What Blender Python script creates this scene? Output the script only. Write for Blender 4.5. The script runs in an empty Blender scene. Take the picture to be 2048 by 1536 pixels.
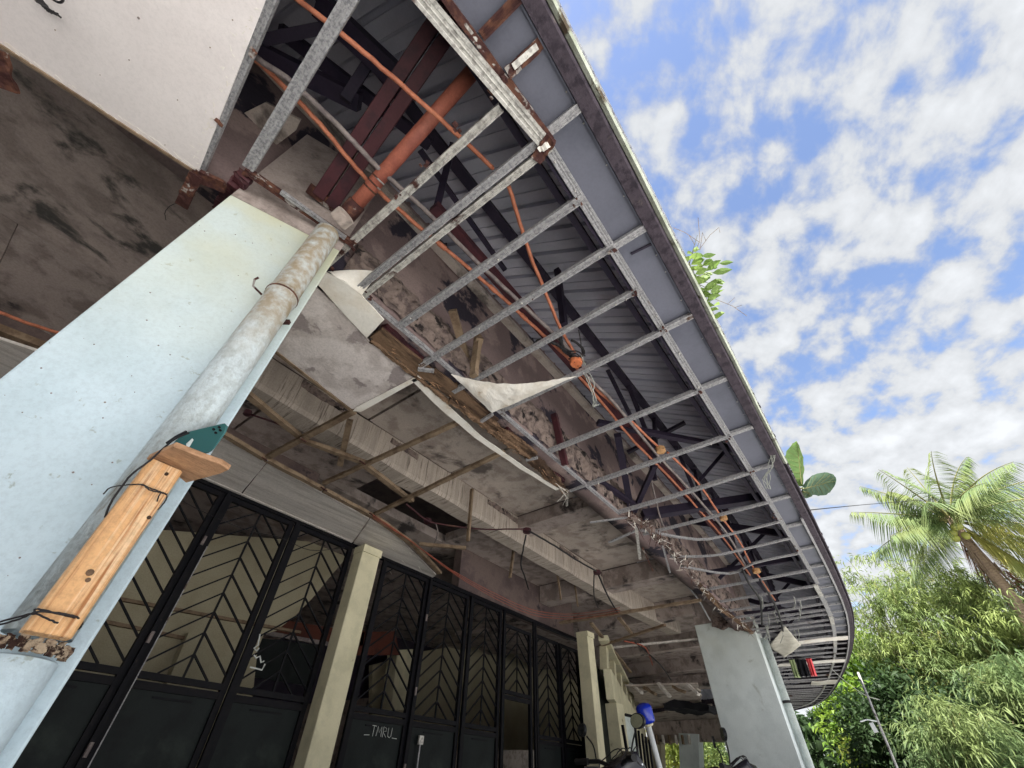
import bpy, math, random
import numpy as np
from mathutils import Vector, Matrix, noise as mn
random.seed(7); rng = np.random.default_rng(7)
scene = bpy.context.scene
col = scene.collection
rad = math.radians

# ------------------------------------------------------------------ camera
H = 0.9                       # eye height above the ground
FPX = 828.18
R = np.array([[0.60380911,-0.56619227,-0.56110682],
              [-0.79694643,-0.41371873,-0.44012862],
              [0.01705702,0.71292575,-0.70103205]])
CAM = np.array([0.0, 0.0, H])
cd = bpy.data.cameras.new('camera'); cam = bpy.data.objects.new('camera', cd); col.objects.link(cam)
U_, S_, V_ = np.linalg.svd(R); Rn = U_ @ V_
cam.matrix_world = Matrix([[*map(float, Rn[0]), 0], [*map(float, Rn[1]), 0], [*map(float, Rn[2]), H], [0, 0, 0, 1]])
cd.sensor_width = 36; cd.lens = 36 * FPX / 2048; cd.clip_start = .02; cd.clip_end = 800
scene.camera = cam

# ------------------------------------------------------------------ light
SUN_EL, SUN_AZ = rad(60), rad(173)        # azimuth measured from +X towards +Y : over the roof, from behind
sdir = Vector((math.cos(SUN_EL)*math.cos(SUN_AZ), math.cos(SUN_EL)*math.sin(SUN_AZ), math.sin(SUN_EL)))
sl = bpy.data.lights.new('sun', 'SUN'); sl.energy = 5.0; sl.angle = rad(.5); sl.color = (1, .965, .91)
so = bpy.data.objects.new('sun', sl); col.objects.link(so)
so.rotation_euler = (-sdir).to_track_quat('-Z', 'Y').to_euler()
w = bpy.data.worlds.new('World'); scene.world = w; w.use_nodes = True
nt = w.node_tree; nt.nodes.clear()
def WN(t, **k):
    n = nt.nodes.new(t)
    for a, b in k.items(): setattr(n, a, b)
    return n
WL = nt.links.new
sky = WN('ShaderNodeTexSky', sky_type='NISHITA', sun_disc=False)
sky.sun_elevation = SUN_EL; sky.sun_rotation = math.pi/2 - SUN_AZ; sky.air_density = 1.2; sky.dust_density = .6; sky.ozone_density = 5
bg1 = WN('ShaderNodeBackground'); bg1.inputs[1].default_value = .1
tint = WN('ShaderNodeMix', data_type='RGBA', blend_type='MULTIPLY'); tint.inputs[0].default_value = 1; WL(sky.outputs[0], tint.inputs[6]); tint.inputs[7].default_value = (1.12, .95, .90, 1); WL(tint.outputs[2], bg1.inputs[0])
tc = WN('ShaderNodeTexCoord'); sp = WN('ShaderNodeSeparateXYZ'); WL(tc.outputs['Generated'], sp.inputs[0])
def WM(op, a, b=None):
    n = WN('ShaderNodeMath', operation=op)
    for i, v in enumerate((a, b)):
        if v is None: continue
        if isinstance(v, (int, float)): n.inputs[i].default_value = v
        else: WL(v, n.inputs[i])
    return n.outputs[0]
zz = WM('ADD', WM('MAXIMUM', sp.outputs[2], 0), .16)
cx = WN('ShaderNodeCombineXYZ'); WL(WM('DIVIDE', sp.outputs[0], zz), cx.inputs[0]); WL(WM('DIVIDE', sp.outputs[1], zz), cx.inputs[1])
mp = WN('ShaderNodeMapping'); mp.inputs['Rotation'].default_value = (0, 0, rad(52)); mp.inputs['Scale'].default_value = (1.0, 1.25, 1); WL(cx.outputs[0], mp.inputs[0])
n1 = WN('ShaderNodeTexNoise'); n1.inputs['Scale'].default_value = 8.2; n1.inputs['Detail'].default_value = 7; n1.inputs['Roughness'].default_value = .55; n1.inputs['Distortion'].default_value = .12
n2 = WN('ShaderNodeTexNoise'); n2.inputs['Scale'].default_value = 1.7; n2.inputs['Detail'].default_value = 2
WL(mp.outputs[0], n1.inputs[0]); WL(mp.outputs[0], n2.inputs[0])
low = WM('MULTIPLY', WM('POWER', WM('SUBTRACT', 1.0, WM('MAXIMUM', sp.outputs[2], 0)), 3.0), .30)
cs = WM('ADD', WM('ADD', WM('MULTIPLY', n1.outputs[0], .74), WM('MULTIPLY', n2.outputs[0], .36)), low)
mr = WN('ShaderNodeMapRange', interpolation_type='SMOOTHSTEP'); WL(cs, mr.inputs[0]); mr.inputs[1].default_value = .445; mr.inputs[2].default_value = .605
bg2 = WN('ShaderNodeBackground'); 
cr = WN('ShaderNodeMapRange'); WL(cs, cr.inputs[0]); cr.inputs[1].default_value = .50; cr.inputs[2].default_value = .78; cr.inputs[3].default_value = .235; cr.inputs[4].default_value = .345
bg2.inputs[0].default_value = (.93, .96, 1, 1); WL(cr.outputs[0], bg2.inputs[1])
mx = WN('ShaderNodeMixShader'); WL(mr.outputs[0], mx.inputs[0]); WL(bg1.outputs[0], mx.inputs[1]); WL(bg2.outputs[0], mx.inputs[2])
wo = WN('ShaderNodeOutputWorld'); WL(mx.outputs[0], wo.inputs[0])
vs = scene.view_settings; vs.view_transform = 'Standard'; vs.look = 'None'; vs.exposure = 1.6; vs.gamma = 1; vs.use_curve_mapping = False

# ------------------------------------------------------------------ geometry from sight lines (points on real planes)
def ray(x, y): return R @ np.array([x-1024, 768-y, -FPX])
def onz(x, y, rel): v = ray(x, y); return Vector((CAM + v*rel/v[2]).tolist())     # rel = height above the eye
def ony(x, y, Y): v = ray(x, y); return Vector((CAM + v*Y/v[1]).tolist())
def onx(x, y, X): v = ray(x, y); return Vector((CAM + v*X/v[0]).tolist())
def at(x, y, dist): v = ray(x, y); v = v/np.linalg.norm(v); return Vector((CAM + v*dist).tolist())
CZ = H + 1.9                  # soffit frame height
# plan curve of the eave (outer edge of the fascia)
EP = [(-9,-.04),(-6,-.04),(-3,-.04),(0,-.04),(2.5,-.04),(5,-.03),(6.8,0),(8.3,.07),(10,.27),(11.8,.58),(14,1.06),(16,1.6),(17.3,2.2),(18.3,3.2),(18.9,4.6),(19.2,6.5),(19.3,9),(19.3,12)]
def _cr(p0,p1,p2,p3,t):
    return tuple(.5*((2*b)+(-a+c)*t+(2*a-5*b+4*c-d)*t*t+(-a+3*b-3*c+d)*t**3) for a,b,c,d in zip(p0,p1,p2,p3))
_pts = []
for i in range(1, len(EP)-2):
    for k in range(30): _pts.append(_cr(EP[i-1],EP[i],EP[i+1],EP[i+2],k/30))
_pts = np.array(_pts); _sl = np.concatenate([[0],np.cumsum(np.linalg.norm(np.diff(_pts,axis=0),axis=1))])
_sl += _pts[0,0]              # s equals X on the straight part
def E(s, d=0, z=0):
    x = np.interp(s, _sl, _pts[:,0]); y = np.interp(s, _sl, _pts[:,1])
    x2 = np.interp(s+.15, _sl, _pts[:,0]); y2 = np.interp(s+.15, _sl, _pts[:,1]); x1 = np.interp(s-.15, _sl, _pts[:,0]); y1 = np.interp(s-.15, _sl, _pts[:,1])
    t = np.array([x2-x1, y2-y1]); t /= max(1e-6, np.linalg.norm(t))
    return Vector((x - t[1]*d, y + t[0]*d, z))
S_END = _sl[-1]-.2

# ------------------------------------------------------------------ materials
MATS = {}
def mat(name, c1, c2=None, c3=None, scale=6, rough=.8, metal=0, bump=.15, bscale=40, stretch=(1,1,1), thr=(.45,.62), thr3=(.60,.68), scale3=2.5, detail=8, stops=None, spec=.3, trans=0, wave=None, emit=None, speck=.09):
    m = bpy.data.materials.new(name); m.use_nodes = True; t = m.node_tree; t.nodes.clear()
    N = t.nodes.new; L = t.links.new
    out = N('ShaderNodeOutputMaterial'); b = N('ShaderNodeBsdfPrincipled'); L(b.outputs[0], out.inputs[0])
    b.inputs['Roughness'].default_value = rough; b.inputs['Metallic'].default_value = metal
    b.inputs['Specular IOR Level'].default_value = spec
    tcn = N('ShaderNodeTexCoord'); mpn = N('ShaderNodeMapping'); mpn.inputs['Scale'].default_value = stretch
    L(tcn.outputs['Object'], mpn.inputs[0])
    def noise(s, d=detail, r=.6, dist=0):
        n = N('ShaderNodeTexNoise'); n.inputs['Scale'].default_value = s; n.inputs['Detail'].default_value = d; n.inputs['Roughness'].default_value = r; n.inputs['Distortion'].default_value = dist
        L(mpn.outputs[0], n.inputs[0]); return n.outputs[0]
    def rng_(v, a, bb):
        r = N('ShaderNodeMapRange'); r.interpolation_type = 'SMOOTHSTEP'; L(v, r.inputs[0]); r.inputs[1].default_value = a; r.inputs[2].default_value = bb; return r.outputs[0]
    def mixc(f, a, bb):
        x = N('ShaderNodeMix'); x.data_type = 'RGBA'; L(f, x.inputs[0])
        for i, v in ((6, a), (7, bb)):
            if isinstance(v, tuple): x.inputs[i].default_value = (*v, 1)
            else: L(v, x.inputs[i])
        return x.outputs[2]
    c = c1
    if c2:
        src = noise(scale)
        if wave:
            wv = N('ShaderNodeTexWave'); wv.inputs['Scale'].default_value = wave[0]; wv.inputs['Distortion'].default_value = wave[1]; wv.inputs['Detail'].default_value = 3; wv.bands_direction = wave[2]; wv.inputs['Detail Scale'].default_value = 1.5
            L(mpn.outputs[0], wv.inputs[0]); src = wv.outputs['Fac']
        c = mixc(rng_(src, *thr), c1, c2)
    if c3:
        c = mixc(rng_(noise(scale3, 6, .62, .3), *thr3), c, c3)
    # fine tone variation so nothing is flat
    f = noise(scale*.35 if c2 else 2, 3); mrn = N('ShaderNodeMapRange'); L(f, mrn.inputs[0]); mrn.inputs[1].default_value = .3; mrn.inputs[2].default_value = .7; mrn.inputs[3].default_value = .86; mrn.inputs[4].default_value = 1.1
    hs = N('ShaderNodeHueSaturation'); L(mrn.outputs[0], hs.inputs['Value'])
    if isinstance(c, tuple): hs.inputs['Color'].default_value = (*c, 1)
    else: L(c, hs.inputs['Color'])
    if c2 and speck and bump:
        sn = N('ShaderNodeTexNoise'); sn.inputs['Scale'].default_value = 75; sn.inputs['Detail'].default_value = 6; sn.inputs['Roughness'].default_value = .75; L(tcn.outputs['Object'], sn.inputs[0])
        sr = N('ShaderNodeMapRange'); L(sn.outputs[0], sr.inputs[0]); sr.inputs[1].default_value = .36; sr.inputs[2].default_value = .56; sr.inputs[3].default_value = 1-speck*2; sr.inputs[4].default_value = 1+speck*.25
        h2 = N('ShaderNodeHueSaturation'); L(sr.outputs[0], h2.inputs['Value']); L(hs.outputs[0], h2.inputs['Color']); hs = h2
    L(hs.outputs[0], b.inputs['Base Color'])
    if bump:
        bp = N('ShaderNodeBump'); bp.inputs['Strength'].default_value = bump; bp.inputs['Distance'].default_value = .01
        L(noise(bscale, 5), bp.inputs['Height']); L(bp.outputs[0], b.inputs['Normal'])
    if emit:
        b.inputs['Emission Color'].default_value = (*emit[0], 1); b.inputs['Emission Strength'].default_value = emit[1]
    if trans:
        tr = N('ShaderNodeBsdfTranslucent'); L(hs.outputs[0], tr.inputs[0]); ms = N('ShaderNodeMixShader'); ms.inputs[0].default_value = trans
        L(b.outputs[0], ms.inputs[1]); L(tr.outputs[0], ms.inputs[2]); L(ms.outputs[0], out.inputs[0])
    MATS[name] = m; return m
M = {}
M['galv'] = mat('galvanised_steel', (.44,.43,.44), (.27,.265,.28), (.12,.07,.05), scale=80, rough=.5, metal=.35, thr3=(.64,.70), scale3=5, bscale=90, detail=4)
M['galv_b'] = mat('bright_galvanised', (.60,.58,.54), (.34,.32,.30), (.08,.035,.03), scale=45, rough=.5, metal=.25, thr3=(.58,.66), scale3=6, bscale=90)
M['rusty'] = mat('rusted_steel', (.055,.02,.018), (.13,.055,.035), (.34,.31,.29), scale=18, rough=.8, thr3=(.57,.62), scale3=14, bump=.4)
M['maroon'] = mat('maroon_primer', (.075,.022,.028), (.045,.016,.022), (.12,.055,.04), scale=9, rough=.6)
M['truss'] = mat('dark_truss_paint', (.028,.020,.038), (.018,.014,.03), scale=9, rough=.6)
M['roofm'] = mat('roof_metal_underside', (.58,.58,.66), (.51,.51,.59), (.40,.36,.38), scale=5, rough=.55, metal=.1, thr3=(.62,.75), stretch=(1,.35,1), bump=.05, speck=.035)
M['soffit'] = mat('soffit_metal', (.175,.18,.225), (.145,.15,.19), scale=3, rough=.42, metal=.35, bump=.03, speck=.035)
M['fascia'] = mat('fascia_brown', (.060,.047,.060), (.030,.023,.032), (.11,.09,.09), scale=22, rough=.9, thr3=(.62,.7), scale3=9, bump=.4)
M['lip'] = mat('gutter_lip', (.52,.55,.46), (.40,.43,.34), (.10,.075,.05), scale=12, rough=.7, thr3=(.58,.66), scale3=7)
M['conduit'] = mat('orange_conduit', (.58,.21,.12), (.44,.15,.085), (.22,.09,.055), scale=14, rough=.55, thr3=(.64,.72))
M['bigpipe'] = mat('orange_drain_pipe', (.46,.15,.10), (.34,.105,.075), (.16,.06,.05), scale=7, rough=.5, thr3=(.55,.7))
M['greypipe'] = mat('grey_conduit', (.24,.20,.19), (.16,.13,.13), scale=20, rough=.5)
M['box'] = mat('cardboard_box_cover', (.62,.36,.17), (.48,.26,.12), scale=20, rough=.8)
M['boxo'] = mat('orange_box_plastic', (.78,.25,.11), (.60,.17,.07), scale=20, rough=.6)
M['concrete'] = mat('stained_concrete', (.43,.36,.33), (.27,.22,.20), (.07,.06,.06), scale=5, rough=.9, thr3=(.56,.66), scale3=2.1, bump=.4, bscale=25)
M['concrete_l'] = mat('slab_concrete', (.52,.45,.40), (.37,.305,.27), (.15,.125,.115), scale=5, rough=.9, thr3=(.54,.66), scale3=2.3, bump=.3, bscale=30)
M['mould'] = mat('mouldy_concrete', (.46,.38,.345), (.33,.27,.245), (.085,.08,.075), scale=4, rough=.9, thr3=(.53,.68), scale3=2.8, bump=.3, stretch=(1,1.6,1))
M['plaster'] = mat('peeling_plaster', (.36,.27,.25), (.24,.175,.17), (.045,.038,.055), scale=2.2, rough=.9, thr=(.42,.5), thr3=(.54,.59), scale3=2.4, bump=.5, bscale=22)
M['crumble'] = mat('crumbled_concrete', (.26,.20,.175), (.12,.09,.085), (.025,.02,.02), scale=14, rough=1, thr3=(.55,.62), scale3=9, bump=.8, bscale=30)
M['streak'] = mat('streaked_formwork', (.50,.43,.37), (.18,.145,.125), (.42,.36,.31), scale=4, rough=.9, stretch=(13,1.2,.8), thr=(.50,.66), bump=.12, bscale=9, thr3=(.46,.62), scale3=.5)
M['white'] = mat('white_ceiling_board', (.80,.74,.73), (.75,.69,.68), (.60,.54,.52), scale=2.2, rough=.85, thr3=(.66,.80), scale3=1.6, bump=.12, bscale=14, speck=.035)
M['torn'] = mat('torn_board_cream', (.84,.80,.74), (.76,.70,.62), (.55,.42,.29), scale=6, rough=.9, thr3=(.62,.75), scale3=6, bump=.3, speck=.035)
M['stainw'] = mat('water_stained_board', (.74,.67,.65), (.55,.485,.465), (.33,.28,.275), scale=3.2, rough=.9, thr=(.44,.56), thr3=(.55,.60), scale3=3.6, bump=.25)
M['strip'] = mat('plywood_soffit', (.72,.67,.63), (.57,.52,.48), (.84,.81,.77), scale=5, rough=.7, stretch=(.35,4,1), thr3=(.68,.73), scale3=3, bump=.15)
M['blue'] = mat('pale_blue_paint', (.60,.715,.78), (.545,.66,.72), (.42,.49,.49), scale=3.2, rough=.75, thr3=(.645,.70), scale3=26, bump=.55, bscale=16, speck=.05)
M['blue2'] = mat('pale_blue_paint_far', (.72,.78,.79), (.64,.70,.71), (.46,.50,.48), scale=3, rough=.75, thr3=(.60,.70), scale3=2.6, bump=.3, speck=.035)
M['pipew'] = mat('weathered_white_pipe', (.62,.70,.74), (.52,.58,.60), (.24,.20,.15), scale=30, rough=.75, thr3=(.58,.70), scale3=8, stretch=(1.6,1.6,.7), bump=.3, bscale=70)
M['darkwall'] = mat('stained_shaded_wall', (.17,.125,.115), (.11,.08,.08), (.04,.032,.04), scale=3, rough=.95)
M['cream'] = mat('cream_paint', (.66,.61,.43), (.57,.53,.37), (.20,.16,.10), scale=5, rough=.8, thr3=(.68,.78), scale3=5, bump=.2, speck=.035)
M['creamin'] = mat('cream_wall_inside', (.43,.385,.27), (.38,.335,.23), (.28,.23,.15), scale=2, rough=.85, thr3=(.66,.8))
M['black'] = mat('black_gate_paint', (.004,.004,.007), (.008,.007,.009), (.03,.022,.018), scale=14, rough=.6, bump=.05, spec=.15, thr3=(.66,.74), scale3=10)
M['panel'] = mat('dark_green_sheet', (.009,.013,.013), (.005,.007,.008), (.022,.030,.026), scale=3, rough=.6, thr3=(.56,.72), bump=.1, spec=.2)
M['pine'] = mat('fresh_pine', (.74,.42,.20), (.36,.14,.05), (.80,.55,.33), scale=24, rough=.8, thr=(.47,.66), stretch=(3.2,2,.10), thr3=(.50,.66), scale3=22, bump=.6, bscale=60)
M['plank'] = mat('rough_plank', (.52,.30,.17), (.36,.20,.11), (.62,.40,.22), scale=9, rough=.85, stretch=(1,5,5), bump=.4)
M['batten'] = mat('old_batten_wood', (.25,.18,.12), (.15,.10,.065), (.06,.04,.03), scale=9, rough=.85, thr3=(.62,.7), bump=.4)
M['rot'] = mat('rotten_wood', (.17,.105,.065), (.055,.032,.021), (.32,.23,.155), scale=8, rough=1, stretch=(.4,2.0,2.0), thr3=(.66,.70), scale3=6, bump=.7, bscale=25)
M['wire'] = mat('black_wire', (.02,.018,.02), rough=.6, bump=0)
M['redwire'] = mat('red_wire', (.30,.08,.05), rough=.6, bump=0)
M['steelwire'] = mat('pale_wire', (.35,.36,.33), rough=.5, bump=0)
M['phone'] = mat('teal_phone_back', (.03,.105,.105), rough=.25, bump=0, spec=.5)
M['phonemid'] = mat('phone_edge', (.10,.27,.27), rough=.25, metal=.4, bump=0)
M['glassblk'] = mat('lens_black', (.006,.006,.008), rough=.1, bump=0, spec=.5)
M['foam'] = mat('dried_foam', (.42,.33,.24), (.16,.09,.06), (.04,.02,.015), scale=40, rough=1, thr3=(.5,.56), scale3=30, bump=1)
M['cloth'] = mat('dusty_white_sheet', (.58,.55,.48), (.48,.45,.38), scale=5, rough=.9)
M['clothb'] = mat('black_cloth', (.012,.012,.016), rough=.95, bump=.1)
M['clothg'] = mat('green_cloth', (.35,.42,.22), rough=.95, bump=.1)
M['clothr'] = mat('red_cloth', (.72,.10,.11), rough=.95, bump=.1)
M['redbrick'] = mat('dark_red_board', (.11,.032,.02), (.07,.022,.015), scale=5, rough=.8)
M['ground'] = mat('pale_concrete_yard', (.60,.60,.585), (.53,.53,.51), (.41,.41,.39), scale=2, rough=.9, thr3=(.6,.75), scale3=.6)
M['floor'] = mat('porch_floor', (.36,.34,.31), (.28,.27,.24), scale=2, rough=.8)
M['plastic'] = mat('black_plastic', (.012,.012,.014), rough=.4, bump=0)
M['mbody'] = mat('bike_dark_paint', (.02,.02,.028), rough=.25, bump=0, spec=.6)
M['mirror'] = mat('mirror_glass', (.30,.32,.30), rough=.12, metal=.9, bump=0)
M['chrome'] = mat('chrome', (.65,.67,.70), rough=.2, metal=.9, bump=0)
M['tyre'] = mat('tyre_rubber', (.02,.02,.02), rough=.9)
M['bluelamp'] = mat('blue_beacon', (.008,.03,.45), rough=.2, bump=0, spec=.6)
M['whitepole'] = mat('white_pole', (.75,.77,.78), rough=.4, bump=0)
M['board'] = mat('notice_board_white', (.62,.68,.66), (.5,.56,.55), scale=7, rough=.6)
M['teallow'] = mat('chalk_white', (.6,.62,.6), rough=.9, bump=0)
M['bark'] = mat('palm_bark', (.34,.25,.18), (.22,.155,.115), scale=12, rough=.95, stretch=(1,1,4), bump=.6)
M['culm'] = mat('bamboo_culm', (.20,.19,.07), (.13,.14,.05), scale=5, rough=.6)
def leafmat(n, a, b, c=None, tr=.4): return mat(n, a, b, c, scale=.9, rough=.55, bump=0, trans=tr, thr=(.42,.58), thr3=(.62,.7), scale3=1.3, spec=.35)
M['leaf_bam'] = leafmat('bamboo_leaf', (.29,.36,.11), (.16,.225,.075), (.38,.35,.12))
M['leaf_bamd'] = leafmat('bamboo_leaf_dark', (.12,.185,.07), (.22,.28,.10))
M['leaf_lime'] = leafmat('lime_leaf', (.20,.30,.03), (.12,.22,.025))
M['leaf_yel'] = leafmat('yellow_green_leaf', (.30,.31,.05), (.17,.22,.04))
M['leaf_dark'] = leafmat('dark_leaf', (.035,.065,.025), (.05,.09,.03))
M['leaf_palm'] = leafmat('palm_leaf', (.17,.24,.095), (.21,.255,.09), tr=.35)
M['leaf_palmy'] = leafmat('palm_leaf_yellow', (.38,.36,.10), (.27,.30,.09), tr=.4)
M['leaf_palmd'] = leafmat('palm_leaf_dead', (.34,.17,.09), (.22,.11,.07), tr=.2)
M['leaf_new'] = leafmat('bright_new_leaf', (.26,.36,.09), (.15,.24,.06), tr=.4)
M['leaf_ear'] = leafmat('broad_ear_leaf', (.20,.30,.08), (.14,.24,.07), tr=.45)
M['leaf_ear_shade'] = leafmat('broad_ear_leaf_shaded', (.11,.18,.11), (.09,.15,.09), tr=.25)  # shaded copy of the ear leaf, its shade put into the colour
M['coco'] = mat('coconut_green', (.30,.32,.07), (.24,.24,.06), scale=6, rough=.5)

def height_tint(name, z0, z1, colr, amt, nsc=7):
    m = M[name]; t = m.node_tree; b = [n for n in t.nodes if n.type == 'BSDF_PRINCIPLED'][0]; src = b.inputs['Base Color'].links[0].from_socket
    g_ = t.nodes.new('ShaderNodeNewGeometry'); sx = t.nodes.new('ShaderNodeSeparateXYZ'); t.links.new(g_.outputs['Position'], sx.inputs[0])
    a = t.nodes.new('ShaderNodeMapRange'); a.interpolation_type = 'SMOOTHSTEP'; t.links.new(sx.outputs[2], a.inputs[0]); a.inputs[1].default_value = z0; a.inputs[2].default_value = z1
    n = t.nodes.new('ShaderNodeTexNoise'); n.inputs['Scale'].default_value = nsc; n.inputs['Detail'].default_value = 8; t.links.new(g_.outputs['Position'], n.inputs[0])
    q = t.nodes.new('ShaderNodeMapRange'); t.links.new(n.outputs[0], q.inputs[0]); q.inputs[1].default_value = .3; q.inputs[2].default_value = .62; q.inputs[3].default_value = .35*amt; q.inputs[4].default_value = amt
    k = t.nodes.new('ShaderNodeMath'); k.operation = 'MULTIPLY'; t.links.new(a.outputs[0], k.inputs[0]); t.links.new(q.outputs[0], k.inputs[1])
    x = t.nodes.new('ShaderNodeMix'); x.data_type = 'RGBA'; t.links.new(k.outputs[0], x.inputs[0]); t.links.new(src, x.inputs[6]); x.inputs[7].default_value = (*colr, 1); t.links.new(x.outputs[2], b.inputs['Base Color'])
height_tint('blue', 1.55, 2.75, (.60,.59,.41), .95, 3)      # paint grows yellower towards the roof line
height_tint('pipew', 1.70, 2.15, (.27,.20,.115), .9, 30)   # brown algae crust on the upper pipe
height_tint('blue2', 1.9, 2.9, (.40,.41,.33), .5, 3)

# ------------------------------------------------------------------ mesh helpers
class MB:
    def __init__(s): s.v = []; s.f = []; s.n = 0
    def add(s, vs, fs):
        o = s.n; s.v.extend([tuple(v) for v in vs]); s.f.extend([tuple(i+o for i in f) for f in fs]); s.n += len(vs); return s
def frame(p0, p1, up=None):
    d = (Vector(p1)-Vector(p0)); L = d.length; d = d/L if L > 1e-9 else Vector((1,0,0))
    u = Vector(up) if up is not None else Vector((0,0,1))
    if abs(d.dot(u.normalized())) > .97: u = Vector((0,1,0)) if abs(d.y) < .9 else Vector((1,0,0))
    s = d.cross(u).normalized(); u = s.cross(d).normalized(); return d, s, u
def bar(mb, p0, p1, w, h, up=None, ends=(1,1)):
    d, s, u = frame(p0, p1, up); vs = []
    for p, e in ((p0, ends[0]), (p1, ends[1])):
        for a, b in ((-1,-1),(1,-1),(1,1),(-1,1)): vs.append(Vector(p)+s*(a*w/2*e)+u*(b*h/2*e))
    mb.add(vs, [(0,3,2,1),(4,5,6,7),(0,1,5,4),(1,2,6,5),(2,3,7,6),(3,0,4,7)]); return mb
def extrude(mb, prof, p0, p1, up=None, closed=True):
    d, s, u = frame(p0, p1, up); n = len(prof)
    vs = [Vector(p)+s*a+u*b for p in (p0, p1) for a, b in prof]
    fs = [(i, (i+1) % n, n+(i+1) % n, n+i) for i in range(n)]
    if closed: fs += [tuple(range(n))[::-1], tuple(range(n, 2*n))]
    mb.add(vs, fs); return mb
def cprof(w, h, t=.003, ribs=True):
    """open-topped furring channel, ribbed underside, mouth up"""
    a = w/2
    bot = [(-a, h), (-a, 0)]
    if ribs: bot += [(-a*.55, 0), (-a*.45, .003), (-a*.1, .003), (-a*.02, 0), (a*.08, 0), (a*.16, .003), (a*.5, .003), (a*.6, 0)]
    bot += [(a, 0), (a, h)]
    inner = [(a-t, h), (a-t, t+.003), (-a+t, t+.003), (-a+t, h)]
    return bot + inner
def chan(mb, p0, p1, w, h, ribs=True): return extrude(mb, cprof(w, h, ribs=ribs), p0, p1)
def tube(mb, pts, r, n=8, r1=None, caps=True):
    pts = [Vector(p) for p in pts]; rings = []; up = None; k = len(pts)
    for i, p in enumerate(pts):
        d = (pts[min(i+1, k-1)]-pts[max(i-1, 0)])
        d = d.normalized() if d.length > 1e-9 else Vector((0,0,1))
        if up is None: up = Vector((0,0,1)) if abs(d.z) < .9 else Vector((1,0,0))
        s = d.cross(up); s = s.normalized() if s.length > 1e-6 else Vector((1,0,0)); up = s.cross(d).normalized()
        rr = r if r1 is None else r+(r1-r)*i/max(1, k-1)
        rings.append([p+s*(rr*math.cos(a))+up*(rr*math.sin(a)) for a in [2*math.pi*j/n for j in range(n)]])
    vs = [v for q in rings for v in q]
    fs = [(i*n+j, i*n+(j+1) % n, (i+1)*n+(j+1) % n, (i+1)*n+j) for i in range(k-1) for j in range(n)]
    if caps: fs += [tuple(range(n))[::-1], tuple((k-1)*n+j for j in range(n))]
    mb.add(vs, fs); return mb
def lathe(mb, c, axis, prof, n=14):
    d, s, u = frame(Vector(c), Vector(c)+Vector(axis)); vs = []
    for r, h in prof: vs += [Vector(c)+d*h+s*(r*math.cos(2*math.pi*j/n))+u*(r*math.sin(2*math.pi*j/n)) for j in range(n)]
    k = len(prof); fs = [(i*n+j, i*n+(j+1) % n, (i+1)*n+(j+1) % n, (i+1)*n+j) for i in range(k-1) for j in range(n)]
    fs += [tuple(range(n))[::-1], tuple((k-1)*n+j for j in range(n))]
    mb.add(vs, fs); return mb
def prism(mb, poly, off):
    """polygon (3d points) extruded by vector off"""
    n = len(poly); off = Vector(off)
    vs = [Vector(p) for p in poly]+[Vector(p)+off for p in poly]
    mb.add(vs, [tuple(range(n)), tuple(range(n, 2*n))[::-1]]+[(i, n+i, n+(i+1) % n, (i+1) % n) for i in range(n)]); return mb
def jag(poly, amp, step=.05, edges=None):
    out = []; n = len(poly)
    for i in range(n):
        a, b = Vector(poly[i]), Vector(poly[(i+1) % n]); L = (b-a).length; k = max(1, int(L/step))
        if edges is not None and i not in edges: out.append(a); continue
        nrm = (b-a).normalized().cross(Vector((0,0,1)))
        if nrm.length < .1: nrm = Vector((0,0,1))
        for j in range(k): 
            q = a.lerp(b, j/k)
            out.append(q if j == 0 else q+nrm*random.uniform(-amp, amp))
    return out
def rough(mb, p0, p1, w, h, amp, seg=40, cs=5, up=None, freq=9, taper=None):
    """bar with a chewed, uneven surface"""
    d, s, u = frame(p0, p1, up); p0 = Vector(p0); p1 = Vector(p1); ring = []
    for i in range(cs): ring.append((-1+2*i/cs, -1))
    for i in range(cs): ring.append((1, -1+2*i/cs))
    for i in range(cs): ring.append((1-2*i/cs, 1))
    for i in range(cs): ring.append((-1, 1-2*i/cs))
    n = len(ring); vs = []
    for i in range(seg+1):
        t = i/seg; c = p0.lerp(p1, t); k = 1 if taper is None else max(.05, taper(t))
        for a, b in ring:
            q = c+s*(a*w/2*k)+u*(b*h/2*k)
            nz = mn.noise_vector(Vector((q.x*freq*.35, q.y*freq, q.z*freq)))*1.3+mn.noise_vector(q*freq*3)*.6
            vs.append(q+nz*amp)
    fs = [(i*n+j, (i+1)*n+j, (i+1)*n+(j+1) % n, i*n+(j+1) % n) for i in range(seg) for j in range(n)]
    fs += [tuple(range(n)), tuple(seg*n+j for j in range(n))[::-1]]
    mb.add(vs, fs); return mb
def sheet(mb, f, nu, nv, thick=None):
    vs = [Vector(f(i/nu, j/nv)) for i in range(nu+1) for j in range(nv+1)]; W = nv+1
    fs = [(i*W+j, (i+1)*W+j, (i+1)*W+j+1, i*W+j+1) for i in range(nu) for j in range(nv)]
    if thick:
        o = Vector(thick); m = len(vs); vs += [v+o for v in vs]; fs += [tuple(m+k for k in q[::-1]) for q in fs]
        bd = [i*W for i in range(nu+1)]+[nu*W+j for j in range(1, nv+1)]+[i*W+nv for i in range(nu-1, -1, -1)]+[j for j in range(nv-1, 0, -1)]
        fs += [(bd[i], m+bd[i], m+bd[(i+1) % len(bd)], bd[(i+1) % len(bd)]) for i in range(len(bd))]
    mb.add(vs, fs); return mb
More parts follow.
